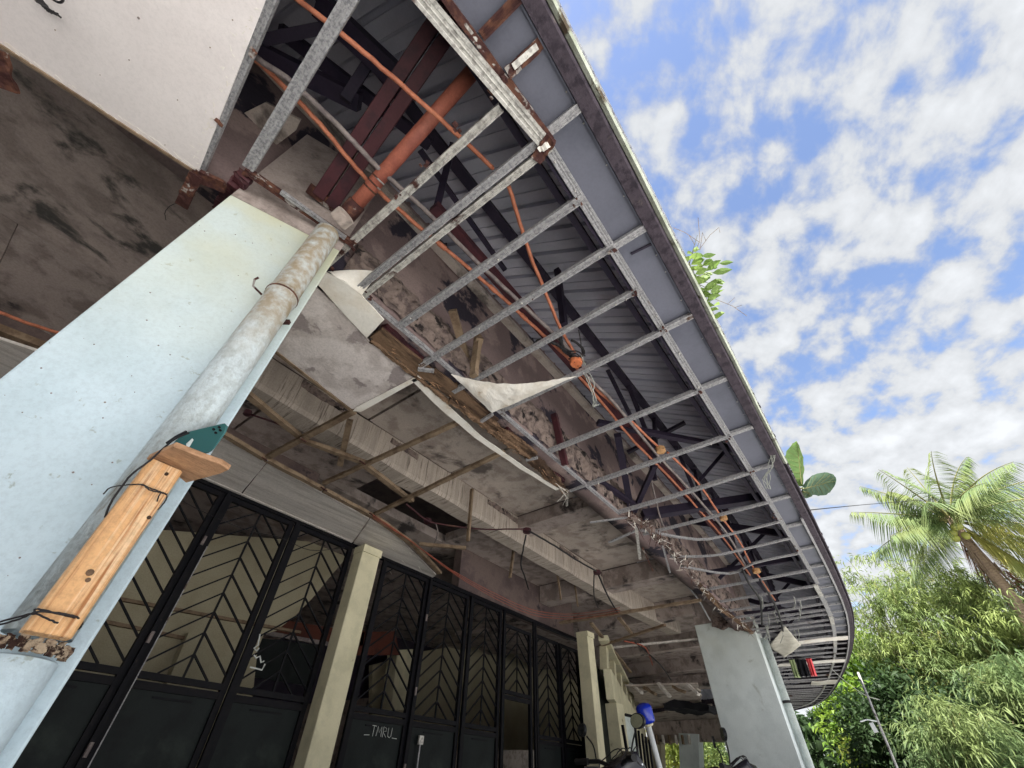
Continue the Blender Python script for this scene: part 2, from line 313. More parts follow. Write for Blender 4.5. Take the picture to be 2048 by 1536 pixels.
def mesh_np(name, V, F):
    me = bpy.data.meshes.new(name); V = np.asarray(V, np.float32); F = np.asarray(F, np.int32)
    me.vertices.add(len(V)); me.vertices.foreach_set('co', V.ravel())
    k = F.shape[1]; me.loops.add(F.size); me.loops.foreach_set('vertex_index', F.ravel())
    me.polygons.add(len(F)); me.polygons.foreach_set('loop_start', np.arange(0, F.size, k, dtype=np.int32)); me.polygons.foreach_set('loop_total', np.full(len(F), k, np.int32))
    me.update(calc_edges=True); return me
def link(name, me, m, parent=None, smooth=False, kind=None, label=None):
    o = bpy.data.objects.new(name, me); col.objects.link(o); o.data.materials.append(MATS_get(m))
    if parent is not None: o.parent = parent
    if smooth:
        me.polygons.foreach_set('use_smooth', [True]*len(me.polygons))
    if kind: o['kind'] = kind
    if label: o['label'] = label
    return o
def MATS_get(m): return M[m] if isinstance(m, str) else m
def wpos(o):
    p = Vector((0,0,0))
    while o is not None: p += o.location; o = o.parent
    return p
def put(name, mb, m, parent=None, smooth=False, kind=None, label=None, bev=0):
    """mesh given in world coordinates; stored relative to its parent, whose chain has no rotation"""
    base = wpos(parent) if parent is not None else Vector((0,0,0))
    me = bpy.data.meshes.new(name); me.from_pydata([tuple(Vector(v)-base) for v in mb.v], [], mb.f); me.validate()
    o = link(name, me, m, parent, smooth, kind, label)
    if bev:
        b = o.modifiers.new('bevel', 'BEVEL'); b.width = bev; b.segments = 2; b.limit_method = 'ANGLE'
    return o
def thing(name, label, cat, loc=(0,0,0), group=None):
    o = bpy.data.objects.new(name, None); col.objects.link(o); o.location = loc; o.empty_display_size = .1
    o['label'] = label; o['category'] = cat
    if group: o['group'] = group
    return o
def solo(name, mb, m, label, cat, group=None, smooth=False, bev=0, loc=None):
    c = Vector(loc) if loc is not None else Vector(mb.v[0])
    me = bpy.data.meshes.new(name); me.from_pydata([tuple(Vector(v)-c) for v in mb.v], [], mb.f); me.validate()
    o = link(name, me, m, None, smooth); o.location = c; o['label'] = label; o['category'] = cat
    if group: o['group'] = group
    if bev:
        b = o.modifiers.new('bevel', 'BEVEL'); b.width = bev; b.segments = 2; b.limit_method = 'ANGLE'
    return o
def struct(name, mb, m, smooth=False):
    o = put(name, mb, m, None, smooth); o['kind'] = 'structure'; return o
def wob(pts, amp, n=6, sag=0):
    """resample a polyline smoothly with a little wobble"""
    P = [Vector(p) for p in pts]; P = [P[0]*2-P[1]]+P+[P[-1]*2-P[-2]]; out = []
    for i in range(1, len(P)-2):
        for k in range(n):
            t = k/n; q = Vector(_cr(P[i-1], P[i], P[i+1], P[i+2], t)); out.append(q+Vector([random.uniform(-amp, amp) for _ in range(3)]))
    out.append(P[-2]); return out

# ------------------------------------------------------------------ ground
g = MB(); g.add([(-90,-160,0),(300,-160,0),(300,160,0),(-90,160,0)], [(0,1,2,3)]); struct('ground', g, 'ground')
g = MB()
pr = [E(s, -.5) for s in np.linspace(-8, S_END, 40)]
poly = [(p.x, p.y+.9, .004) for p in pr]+[(19.5, 13, .004), (-8, 13, .004)]
g.add(poly, [tuple(range(len(poly)))]); struct('porch_floor', g, 'floor')

# ------------------------------------------------------------------ the building: concrete shell
bld = thing('municipal_building', 'long pale concrete building with an open porch and a wrecked overhanging eave', 'building', (0,3,0))
WY = 1.45
def wallpt(s, z, off=0): return E(s, 1.49+off, z)
# outer concrete wall beam above the porch edge, following the curve
def beam_face(u, v):
    s = -7+u*25; z = H+1.97+v*1.45
    q = wallpt(s, z); n = mn.noise(Vector((s*2.2, z*2.2, 0)))*.012+mn.noise(Vector((s*7, z*7, 3)))*.006
    return q+Vector((0, n, 0))
b = MB(); sheet(b, beam_face, 260, 18, (0, .2, 0)); put('edge_beam', b, 'plaster', bld, True)
# crumbled lower band, chewed surface
def crumb(u, v):
    s = .35+u*9.5; z = H+1.975+v*(.30+.07*mn.noise(Vector((s*3, 0, 5))))
    e = math.sin(min(1, v*1.0)*math.pi)*.025+.012
    n = mn.fractal(Vector((s*9, z*9, 1)), .8, 2.1, 5)*.028
    return wallpt(s, z, -e-n-.004)
b = MB(); sheet(b, crumb, 420, 12); put('crumbled_band', b, 'crumble', bld, False)
# roof ledge strip along the wall top, lighter
b = MB()
for i in range(100):
    s0, s1 = -5+i*.22, -5+(i+1)*.22
    bar(b, wallpt(s0, H+2.95, -.04), wallpt(s1, H+2.95, -.04), .07, .05)
put('wall_ledge', b, 'concrete_l', bld)
# slab panels seen from below (cast in formwork bays, joints open)
SZ = H+2.52
for (x0, x1, ys, mm) in [(-6.5,-4.2,(1.66,3.25),'mould'),(-4.2,-2.4,(1.66,3.25),'mould'),(-2.4,-1.15,(1.66,3.25),'mould'),(-1.15,.3,(1.66,3.25),'mould'),(.3,1.6,(1.66,3.0),'concrete_l'),(1.6,2.75,(1.66,3.0),'concrete_l'),(2.75,4.0,(1.66,3.0),'concrete_l'),
        (4.3,6.25,(1.66,3.0),'concrete_l'),(6.55,8.15,(1.8,3.1),'concrete_l'),(4.0,6.25,(3.25,4.3),'concrete'),(6.55,8.15,(3.25,4.6),'concrete'),
        (-6.5,-3.2,(3.25,4.3),'mould'),(-3.2,-1.0,(3.25,4.3),'mould'),(-1.0,.9,(3.25,4.3),'concrete'),(.9,2.35,(3.25,4.3),'concrete')]:
    b = MB(); dz = random.uniform(0, .012)
    bar(b, ((x0+(.001 if x0 < -.5 else .012)), (ys[0]+ys[1])/2, SZ+.06+dz), ((x1-(.001 if x1 < -.5 else .012)), (ys[0]+ys[1])/2, SZ+.06+dz), ys[1]-ys[0]-.01, .12)
    put('slab_panel', b, mm, bld)
# longitudinal streaked beam
def lb(u, v):
    x = .31+u*8.8; a = v
    pr = [(3.0, SZ), (3.0, SZ-.27), (3.02, SZ-.31), (3.22, SZ-.31), (3.22, SZ)]
    i = min(3, int(a*4)); t = a*4-i; y = pr[i][0]+(pr[i+1][0]-pr[i][0])*t; z = pr[i][1]+(pr[i+1][1]-pr[i][1])*t
    cv = max(0, x-6.5)**2*.03
    return (x, y-cv*.6+mn.noise(Vector((x*1.2, z*2, y)))*.006, z+mn.noise(Vector((x*3, z*3, y+7)))*.008)
b = MB(); sheet(b, lb, 300, 16); put('streaked_beam', b, 'streak', bld, False)
# board marks : individual formwork board imprints standing slightly proud along the beam face
for i in range(0):
    x = -.6+i*.17+random.uniform(-.05, .05); 
    if x > 7.2: break
    b = MB(); hh = random.uniform(.12, .26); ww = random.uniform(.02, .05); cv = max(0, x-6.5)**2*.018
    bar(b, (x, 2.992-cv, SZ-.01), (x+random.uniform(-.015, .015), 2.992-cv, SZ-hh), ww, .012, up=(0,1,0)); put('board_mark', b, 'streak', bld)
for (x, L) in ((.9,.45),(1.9,.35),(3.4,.6),(5.0,.5),(6.2,.4)):
    b = MB(); rough(b, (x, 2.995, SZ-.05), (x+L, 2.995, SZ-.06), .06, .014, .012, 40, 4, up=(0,1,0), freq=16); put('spalled_edge', b, 'crumble', bld)
# cross beams
for x, y0, y1, hh in [(4.15,1.66,3.0,.16),(6.4,1.66,4.2,.26),(8.3,2.3,4.6,.28),(10.4,2.6,6.0,.3),(12.6,3.2,6.6,.3),(14.8,3.8,7.2,.3)]:
    b = MB(); bar(b, (x, y0, SZ-hh/2+.002), (x, y1, SZ-hh/2+.002), .28, hh); put('cross_beam', b, 'concrete', bld)
for i in range(4):
    x0 = 8.45+i*2.2; b = MB(); bar(b, (x0, 5.0, SZ+.02), (x0+1.9, 5.6, SZ+.02), 5.2, .1); put('slab_panel', b, 'concrete', bld)
# lintel over the gates
for xa, xb in ((-5, 1.9), (4.3, 7.35)):
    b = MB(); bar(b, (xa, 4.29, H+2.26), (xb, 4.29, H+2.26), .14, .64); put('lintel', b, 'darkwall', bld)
# hall behind the gates
b = MB(); bar(b, (-6, 7.6, H+2.62), (9, 7.6, H+2.62), 6.4, .12); put('hall_ceiling', b, 'concrete', bld)
cp = [ony(-350,1400,6.0), ony(-350,850,6.0), ony(380,890,6.0), ony(712,1090,6.0), ony(690,1118,6.0), ony(655,1160,6.0), ony(625,1196,6.0), ony(590,1232,6.0), ony(552,1262,6.0), ony(528,1268,6.0), ony(515,1300,6.0), ony(490,1540,6.0), ony(100,1700,6.0)]
cp[1].z = cp[2].z = min(cp[1].z, H+2.6)
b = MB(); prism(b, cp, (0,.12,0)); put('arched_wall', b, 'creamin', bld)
b = MB(); bar(b, ony(60,1165,5.96), ony(600,1265,5.96), .05, .03); put('wall_rail', b, 'batten', bld)
b = MB(); bar(b, ony(100,1220,5.95), ony(385,1280,5.95), .04, .03); put('wall_rail', b, 'batten', bld)
for q in ((385,1268,330,1400),):
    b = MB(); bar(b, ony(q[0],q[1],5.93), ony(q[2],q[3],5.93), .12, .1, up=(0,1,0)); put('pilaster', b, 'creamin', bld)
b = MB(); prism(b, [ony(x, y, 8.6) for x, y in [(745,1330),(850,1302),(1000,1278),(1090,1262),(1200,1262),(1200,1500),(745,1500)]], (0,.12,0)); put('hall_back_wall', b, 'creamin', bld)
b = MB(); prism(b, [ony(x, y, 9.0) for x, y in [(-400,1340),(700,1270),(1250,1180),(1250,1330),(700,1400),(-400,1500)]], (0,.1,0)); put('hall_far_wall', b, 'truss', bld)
b = MB(); prism(b, [ony(x, y, 6.8) for x, y in [(540,1235),(660,1255),(730,1262),(725,1292),(650,1285),(525,1268)]], (0,.04,0)); put('red_fascia_board', b, 'redbrick', bld)
b = MB(); prism(b, [ony(x, y, 6.8) for x, y in [(705,1265),(790,1262),(800,1310),(705,1310)]], (0,.04,0)); put('red_fascia_board', b, 'redbrick', bld)
b = MB(); bar(b, ony(530,1266,6.6), ony(655,1288,6.6), .05, .05); put('pale_rail', b, 'greypipe', bld)
b = MB(); prism(b, [ony(x, y, 7.9) for x, y in [(795,1300),(830,1298),(812,1420),(782,1420)]], (0,.3,0)); put('inner_post', b, 'cream', bld)
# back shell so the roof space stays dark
b = MB(); bar(b, (-8, 12.4, 2.2), (19, 12.4, 2.2), .2, 4.4); put('rear_wall', b, 'concrete', bld)
solo('chalkboard', prism(MB(), [ony(x, y, 6.7) for x, y in [(515,1275),(645,1292),(620,1372),(495,1352)]], (0,.04,0)), 'panel', 'dark green chalkboard seen through the chevron gate beside the pale arched wall', 'chalkboard')
# chalk scribble on the gate grille (loose white metal scraps)
b = MB()
for pl in ([(520,1268),(516,1290),(508,1296),(514,1302),(518,1296)], [(508,1310),(512,1316),(520,1312),(522,1325),(528,1322)], [(530,1328),(524,1340),(500,1334)]):
    tube(b, [ony(x, y, 4.1) for x, y in pl], .006, 5)
solo('bent_metal_hook', b, 'teallow', 'bent white wire hook hanging on the second chevron gate from the left', 'hook')

# far porch wall turning away, with slanted holes
def fw(t, z): return Vector((7.35+t*.935, 3.66+t*.355, z))
bw = thing('openwork_wall', 'cream upper wall band with a row of slanted openings beyond the gates', 'wall', fw(0,0))
zt, zm, zb = H+1.92, H+1.45, H+1.05
b = MB(); bar(b, fw(0, zt-.03), fw(9, zt-.03), .16, .08); put('top_rail', b, 'cream', bw)
b = MB(); bar(b, fw(0, (zm+zb)/2-.0), fw(9, (zm+zb)/2), .12, zm-zb); put('lower_band', b, 'cream', bw)
for i in range(8):
    b = MB(); t = .15+i*1.2; prism(b, [fw(t-.1, zm), fw(t+.25, zm), fw(t+.55, zt-.07), fw(t+.2, zt-.07)], (-.04,.11,0)); put('slanted_web', b, 'cream', bw)
for t in (.5, 2.3, 5.0, 8.0):
    b = MB(); bar(b, fw(t, 0), fw(t, zb), .25, .2, up=(0,1,0)); put('pier', b, 'cream', bw)
b = MB(); bar(b, fw(-.6, 1.2)+Vector((0,.2,0)), fw(9, 1.2)+Vector((0,.2,0)), .05, 2.4); put('recessed_panel', b, 'panel', bw)

# posts
def post(Y, x0, x1, dep, ztop, label, m='cream'):
    t = thing('concrete_post', label, 'post', ((x0+x1)/2, Y, 0), 'square posts along the gates')
    b = MB(); bar(b, ((x0+x1)/2, Y+dep/2, 0), ((x0+x1)/2, Y+dep/2, ztop), x1-x0, dep, up=(0,1,0)); put('shaft', b, m, t, bev=.008)
    b = MB(); bar(b, ((x0+x1)/2, Y+dep/2-.008, ztop-.07), ((x0+x1)/2, Y+dep/2-.008, ztop+.004), x1-x0+.012, dep+.012, up=(0,1,0)); put('cap', b, m, t)
    return t
post(3.93, 2.515, 2.745, .16, H+1.86, 'cream square post between the two nearest runs of chevron gates')
post(3.62, 6.72, 6.92, .2, H+1.86, 'cream square post at the far end of the chevron gates, behind the scooter mirror')

# ------------------------------------------------------------------ blade columns
A0, B0 = Vector((-.192,1.41,0)), Vector((.251,1.25,0))
dAB = (B0-A0).normalized(); nAB = Vector((dAB.y, -dAB.x, 0))       # nAB points outwards (towards the eave edge)
c1 = thing('blade_column', 'big pale blue blade column in the foreground with a drainpipe strapped to it', 'column', A0.lerp(B0,.5), 'pale blue blade columns of the porch')
b = MB(); q = [A0, B0, B0+Vector((.05,.95,0)), A0+Vector((.05,.95,0))]
def cface(u, v):
    p = A0.lerp(B0, u); z = v*(CZ+.02); return (p.x+nAB.x*mn.noise(Vector((p.x*6, z*3, 0)))*.004, p.y+nAB.y*mn.noise(Vector((p.x*6, z*3, 0)))*.004, z)
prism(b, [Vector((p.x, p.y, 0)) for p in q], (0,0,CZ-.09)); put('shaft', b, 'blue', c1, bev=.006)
b = MB(); prism(b, [Vector((p.x, p.y, CZ-.088)) for p in (A0-nAB*.003, B0-nAB*.003, B0+Vector((.04,.95,0)), A0+Vector((.04,.95,0)))], (0,0,.9)); put('raw_concrete_head', b, 'concrete', c1)
b = MB()
for i in range(46):
    u = random.random()*.72; z = random.uniform(.9, CZ-.12); c = A0.lerp(B0, u)+Vector((0,0,z))+nAB*.0004; q_ = random.uniform(.0008,.0026); lathe(b, c, nAB, [(q_,-.001),(q_,.0004),(q_*.4,.0006)], 6)
put('pits', b, 'greypipe', c1, kind='stuff')
c2 = thing('blade_column', 'pale grey-blue blade column at the far end of the porch behind the motorbikes', 'column', (8.37,1.9,0), 'pale blue blade columns of the porch')
b = MB(); bar(b, (8.61, 1.93, 0), (8.61, 1.93, H+2.12), .48, .92, up=(0,1,0)); put('shaft', b, 'blue2', c2, bev=.008)
b = MB(); bar(b, (8.61, 1.935, H+2.122), (8.61, 1.935, H+3.0), .48, .9, up=(0,1,0)); put('raw_concrete_head', b, 'concrete', c2)
b = MB(); rough(b, (8.36, 1.47, H+1.97), (8.36, 2.05, H+2.13), .05, .16, .035, 30, 6, freq=9); put('peeling_edge', b, 'crumble', c2)
c3 = thing('blade_column', 'third pale blade column glimpsed beyond the motorbikes', 'column', (14.6,3.6,0), 'pale blue blade columns of the porch')
b = MB(); bar(b, (14.6, 3.3, 0), (14.6, 3.3, H+2.3), .45, .8, up=(0,1,0)); put('shaft', b, 'blue2', c3)

# downpipe on the near column (upper run, coupling, broken off below, lower run)
pc = Vector((.163,1.222,0)) 
dp = thing('downpipe', 'weathered white drainpipe, mould-stained, on the foreground column', 'pipe', pc)
def V3(x, y, z): return Vector((x, y, z))
b = MB(); lathe(b, V3(pc.x, pc.y, H+1.30), (0,0,1), [(.052,0),(.052,.50),(.050,.505),(.044,.505),(.044,.4)], 28); put('upper_run', b, 'pipew', dp, True)
b = MB(); lathe(b, V3(pc.x, pc.y, H+.188), (0,0,1), [(.046,.02),(.052,0),(.052,1.082),(.056,1.087),(.056,1.122),(.052,1.127)], 28); put('middle_run', b, 'pipew', dp, True)
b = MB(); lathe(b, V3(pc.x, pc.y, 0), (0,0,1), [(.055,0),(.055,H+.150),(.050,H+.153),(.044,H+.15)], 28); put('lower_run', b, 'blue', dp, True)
b = MB(); lathe(b, V3(pc.x, pc.y, H+1.285), (0,0,1), [(.053,0),(.058,.004),(.058,.009),(.053,.013)], 28); put('rust_ring', b, 'rusty', dp, True)
b = MB(); tube(b, [V3(pc.x-.052,pc.y+.03,H+1.27), V3(pc.x-.09,pc.y+.02,H+1.27), V3(pc.x-.10,pc.y+.0,H+1.28), V3(pc.x-.095,pc.y-.01,H+1.29)], .004, 6); put('hook', b, 'rusty', dp)
b = MB(); bar(b, V3(pc.x+.05,pc.y+.01,H+1.20), V3(pc.x+.066,pc.y-.01,H+1.20), .014, .014); put('anchor', b, 'rusty', dp)
b = MB()
for k in range(34):
    a = math.pi*(1.02+.98*k/33); c = V3(pc.x+.055*math.cos(a), pc.y+.055*math.sin(a), H+.168+.005*math.sin(k*1.7))
    r = .004+.003*random.random(); rough(b, c-Vector((0,0,r)), c+Vector((0,0,r)), r*1.8, r*1.8, .0025, 5, 3, freq=120)
put('crumbling_collar', b, 'foam', dp)
pipe2 = thing('downpipe', 'thin pale drainpipe on the far blade column beside the bamboo', 'pipe', (8.95,1.42,0))
b = MB(); tube(b, [V3(8.62,1.41,0), V3(8.62,1.41,H+1.85)], .05, 14); put('run', b, 'board', pipe2, True)
for z in (.9, 1.9): b = MB(); lathe(b, V3(8.62,1.41,z), (0,0,1), [(.052,0),(.058,.005),(.058,.03),(.052,.035)], 14); put('bracket', b, 'wire', pipe2)
# capped drain stub above the column
stub = MB(); lathe(stub, onz(676,443,1.86), (.1,-.9,.35), [(.0,0),(.044,.0),(.046,.006),(.046,.05),(.042,.052)], 24)
solo('drain_stub', stub, 'concrete_l', 'round capped drain stub above the top of the foreground column', 'pipe cap', smooth=False)

# ------------------------------------------------------------------ roof
roof = thing('metal_roof', 'ribbed metal eave roof seen from below, with a brown fascia and soffit strip', 'roof', (0,0,CZ))
RZ = H+2.47; SL = .47
def RP(s, d, lift=0): return E(s-.27*d, d, RZ+SL*d+lift)
sheets = []
s = -6.0
while s < S_END-.3:
    W_ = .82; b = MB(); prof = []
    k = 0; x = 0
    while x < W_-1e-6:
        prof += [(x, 0), (x+.050, 0), (x+.052, .012), (x+.062, .012), (x+.064, 0), (x+.135, 0), (x+.140, .045), (x+.168, .045), (x+.173, 0)]; x += .205
    prof.append((W_+.02, 0)); nd = 8
    vs = []; dz = random.uniform(0, .004)
    for j in range(nd+1):
        d = -.02+j*(3.6/nd) if s < 12 else -.02+j*(3.0/nd)
        for (x, h) in prof: vs.append(RP(s+x, d, h+dz))
    n = len(prof); fs = [(j*n+i, j*n+i+1, (j+1)*n+i+1, (j+1)*n+i) for j in range(nd) for i in range(n-1)]
    b.add(vs, fs); put('roof_sheet', b, 'roofm', roof); s += W_
b = MB(); b.add([(-8,3.0,RZ+1.75),(19,3.0,RZ+1.75),(19,12.4,RZ+1.9),(-8,12.4,RZ+1.9)], [(0,1,2,3)]); put('inner_roof', b, 'darkwall', roof)  # dark colour stands in for the shade of the roof space
b = MB(); b.add([(-6.2,0,0),(-6.2,12.4,0),(-6.2,12.4,5),(-6.2,3.4,RZ+1.7),(-6.2,0,RZ)], [(0,1,2,3,4)]); put('end_wall', b, 'concrete', bld)
# fascia : brown box edge in lengths, pale lip outside
ss = list(np.arange(-6, 9, 2.4))+list(np.arange(9, S_END, .8))+[S_END]
for a, c in zip(ss[:-1], ss[1:]):
    b = MB(); N = 6
    def ff(u, v, a=a, c=c):
        s = a+(c-a)*u; pr = [(0.030, .60), (0.030, .012), (.040, 0), (.095, 0.0), (.10, .03)]
        i = min(3, int(v*4)); t = v*4-i; d = pr[i][0]+(pr[i+1][0]-pr[i][0])*t; z = pr[i][1]+(pr[i+1][1]-pr[i][1])*t
        return E(s, d, CZ+z+mn.noise(Vector((s*4, d*9, 0)))*.004)
    sheet(b, ff, 12, 4); put('fascia_board', b, 'fascia', roof)
    b = MB()
    def gl(u, v, a=a, c=c):
        s = a+(c-a)*u; pr = [(.028, .55), (.002, .56), (0, .04), (.010, .03), (.026, .045)]
        i = min(3, int(v*4)); t = v*4-i; d = pr[i][0]+(pr[i+1][0]-pr[i][0])*t; z = pr[i][1]+(pr[i+1][1]-pr[i][1])*t
        return E(s, d+mn.noise(Vector((s*3, 0, 2)))*.003, CZ+z)
    sheet(b, gl, 12, 4); put('gutter_lip', b, 'lip' if a < 3 else 'fascia', roof)
# leaf litter / moss clumps along the gutter rim
b = MB()
for i in range(110):
    s = random.choice([random.uniform(1.0, 4.5), random.uniform(2.5, 17)]); c = E(s, .002, CZ+random.uniform(.03,.5)); r = random.uniform(.003, .009)*(1+s*.12)
    rough(b, c-Vector((r,0,0)), c+Vector((r,0,0)), r*1.4, r*1.4, r*.5, 2, 2, freq=40)
put('gutter_moss', b, 'fascia', roof, kind='stuff')
# flat soffit strip between fascia and outer channel, in panels
sp_ = [-3.4,-2.2,-1.0,.05,1.05,1.69,2.3,2.91,3.51,4.12,4.75,5.4,6.0,6.6]
for a, c in zip(sp_[:-1], sp_[1:]):
    b = MB(); sag = random.uniform(-.004, .004)
    sheet(b, lambda u, v, a=a, c=c: E(a+.004+(c-a-.008)*u, .095+v*.205, CZ+.035+sag*math.sin(u*3.14)), 6, 1, (0,0,.002)); put('soffit_panel', b, 'soffit', roof)
for a in np.arange(6.6, 9.4, .6):
    b = MB(); sheet(b, lambda u, v, a=a: E(a+.005+.59*u, .095+v*.2, CZ+.035), 4, 1, (0,0,.002)); put('soffit_panel', b, 'soffit', roof)
b = MB()
for i in range(60):
    s = -1+i*.17+random.uniform(-.03,.03); c = E(s, .11, CZ+.031); lathe(b, c, (0,0,-1), [(.004,0),(.004,.003),(.001,.004)], 6)
put('rivets', b, 'galv_b', roof, kind='stuff')
for a0, a1 in ((-5, 0), (0, 3), (3, 6.5), (6.5, 10)):
    b = MB(); n = 8
    for i in range(n): s0 = a0+(a1-a0)*i/n; s1 = a0+(a1-a0)*(i+1)/n; bar(b, E(s0, .098, CZ+.028), E(s1, .098, CZ+.028), .014, .02)
    put('edge_angle', b, 'soffit', roof)

# lattice purlin truss + purlins
tr = thing('roof_truss', 'dark lattice truss running lengthwise under the eave roof', 'truss', (0,.9,H+2.2))
D1, D2 = .90, .88
def chordz(zrel, d): return lambda s: E(s, d, H+zrel)
top = chordz(2.80, D1); botc = chordz(2.12, D1)
for a in np.arange(-4.8, 15.5, 2.4):
    b = MB(); n = 6
    for i in range(n): bar(b, top(a+2.4*i/n), top(a+2.4*(i+1)/n+.004), .065, .05)
    put('top_chord', b, 'truss', tr)
    # scalloped clip plates
    for i in range(8):
        b = MB(); c = top(a+.15+i*.3); bar(b, c+Vector((-.05,-.03,-.02)), c+Vector((.05,-.03,-.02)), .02, .03); put('clip', b, 'truss', tr)
for a in list(np.arange(2.9, 15, 1.2)):
    for (s0, z0, s1, z1) in ((a, 2.80, a+.28, 2.12), (a+.28, 2.12, a+.62, 2.80)):
        b = MB(); bar(b, E(s0, D1, H+z0), E(s1, D1, H+z1), .035, .035); put('web_member', b, 'truss', tr)
for (p, q, w_) in (((905,290),(870,430),.035), ((1115,540),(1128,650),.04), ((1215,740),(1285,880),.03), ((1290,860),(1310,960),.04)):
    P0 = onz(*p, 2.78); Q = onz(*q, 2.2); b = MB(); bar(b, P0, Q, w_, w_); put('web_member', b, 'truss', tr)
# purlins
pu = thing('purlin', 'maroon steel purlin under the roof close to the mouldy wall', 'purlin', (0,1.2,H+2.7), 'lengthwise purlins')
for a in np.arange(.45, 12, 2.4):
    b = MB(); bar(b, E(a, .955, H+2.22), E(a+2.4, .955, H+2.22), .06, .06); put('length', b, 'maroon' if a < 3 else 'truss', pu)
    for i in range(9):
        b = MB(); c = E(a+.12+i*.27, .93, H+2.19); bar(b, c, c+Vector((.1,0,.004)), .02, .012); put('clip', b, 'maroon' if a < 3 else 'truss', pu)
pu2 = thing('purlin', 'dark steel purlin along the ribbed roof just inside the outer channel', 'purlin', (0,.33,H+2.6), 'lengthwise purlins')
for a in np.arange(-4.5, 10, 2.4):
    b = MB(); bar(b, E(a, .36, H+2.02), E(a+2.4, .36, H+2.02), .03, .05); put('length', b, 'truss', pu2)
# rafters across (dark members) at the far part, X braces
raf = thing('roof_rafters', 'dark cross rafters and braces under the far part of the eave roof', 'rafters', (3,.8,H+2.3))
for (p, zp, q, zq, w_) in [((1195,845),2.2,(1560,915),2.2,.05), ((1255,905),2.6,(1370,845),2.75,.04), ((1460,890),2.6,(1400,960),2.2,.035), ((1150,930),2.1,(1270,1010),2.05,.05), ((1285,1030),2.05,(1590,985),2.3,.10), ((1235,870),2.2,(1262,1020),2.05,.06),((1310,930),2.1,(1265,1030),2.05,.045),
        ((500,85),2.5,(700,45),2.6,.05),((520,105),2.5,(720,205),2.45,.08),((640,10),2.6,(790,150),2.5,.10),((690,200),2.4,(740,120),2.55,.05),((560,60),2.7,(860,290),2.6,.06),((840,300),2.6,(1010,540),2.6,.03)]:
    b = MB(); bar(b, onz(*p, zp), onz(*q, zq), w_, w_*.8); put('brace', b, 'truss', raf)
for s in (6.2, 8.4, 10.4, 12.4, 14.4, 16):
    b = MB(); bar(b, E(s, .1, H+2.3), E(s, 1.46, H+2.9), .05, .08); put('rafter', b, 'truss', raf)
    b = MB(); bar(b, E(s, .3, H+2.1), E(s, 1.46, H+2.15), .04, .05); put('tie', b, 'truss', raf)
    b = MB(); bar(b, E(s, 1.3, H+2.05), E(s+.3, .6, H+2.6), .04, .04); put('brace', b, 'truss', raf)
# big double channel rafter
db = thing('double_rafter', 'thick maroon double-channel steel rafter rising outwards from the foreground column', 'rafter', (0,1,H+2.3))
p0, p1 = onz(652,400,2.12), onz(935,-20,2.42)
sd = (p1-p0).normalized().cross(Vector((0,0,1))).normalized()
for k in (-1, 1):
    b = MB(); o = sd*(.034*k); bar(b, p0+o, p1+o, .060, .10); put('channel', b, 'maroon', db, bev=.004)
b = MB(); bar(b, p0+Vector((-.09,.0,-.03)), p0+Vector((.10,-.03,-.03)), .05, .02); put('base_plate', b, 'rusty', db)
# big drain pipe above
bp = thing('drain_pipe', 'rust-orange drain pipe running from the column head out to the gutter', 'pipe', onz(690,430,1.98))
b = MB(); tube(b, [onz(692,432,1.95), onz(1008,72,2.35)], .034, 18); put('run', b, 'bigpipe', bp, True)
b = MB(); tube(b, wob([onz(990,95,2.33), onz(1012,65,2.36), onz(1022,48,2.42), onz(1018,38,2.55)], 0), .042, 16); put('elbow', b, 'truss', bp, True)
b = MB(); a_ = onz(692,432,1.95); d_ = (onz(1008,72,2.35)-a_).normalized(); lathe(b, a_-d_*.02, d_, [(.036,0),(.042,.004),(.042,.10),(.036,.105)], 18); put('coupling', b, 'rusty', bp, True)
for k in (.17,.2,.23): b = MB(); lathe(b, a_+d_*k, d_, [(.035,0),(.037,.002),(.037,.006),(.035,.008)], 18); put('wire_tie', b, 'rusty', bp)

# ------------------------------------------------------------------ soffit frame
sf = thing('soffit_frame', 'stripped galvanised ceiling grid hanging under the eave', 'ceiling frame', (0,.8,CZ))
# regular joists
def joist(s, d0, d1, w_=.042, h_=.028, z=0, m='galv', tw=0, z1=None):
    b = MB(); a, c = E(s, d0, CZ+z), E(s+tw, d1, CZ+(z if z1 is None else z1)); m1 = a.lerp(c, random.uniform(.4,.65))+Vector((random.uniform(-.004,.004), 0, -random.uniform(0,.009))); chan(b, a, m1, w_, h_); chan(b, m1, c, w_, h_); return put('joist', b, m, sf)
for s, w_ in ((.76,.040),(1.05,.036),(1.35,.030),(1.69,.034),(2.3,.034),(2.91,.034),(3.51,.034)):
    joist(s, .255, 1.46 if s not in (1.05, 1.35) else 1.60, w_, .028, z=-.006)
joist(.455, .26, 1.47, .034, .03, z=-.012); joist(.50, .26, 1.50, .030, .03, z=-.016, m='galv_b')
joist(.27, .34, 1.47, .034, .03, tw=-.0, z=-.008, m='galv_b')
s = 4.1; k = 0
while s < 18.4:
    big = random.random() < .75
    d1 = 1.47 if s < 8 else 1.4+random.uniform(-.15, .2)
    if 4.3 < s < 5.8:
        b = MB(); pts = [E(s, .28, CZ-.004), E(s-.03, .75, CZ-.02), E(s+random.uniform(-.2,.15), 1.05, CZ-.03-.02*random.random()), E(s+random.uniform(-.7,-.2), 1.45, CZ-.01)]
        P = wob(pts, 0, 3)
        for a, c in zip(P[:-1], P[1:]): bar(b, a, c, .024, .018)
        put('joist', b, 'galv', sf)
    else: joist(s, .27, d1, random.uniform(.022,.034), .024, z=random.uniform(-.012,.004), tw=random.uniform(-.04,.04))
    s += random.choice((.3, .45, .6)) if s < 7 else random.uniform(.28, .42)
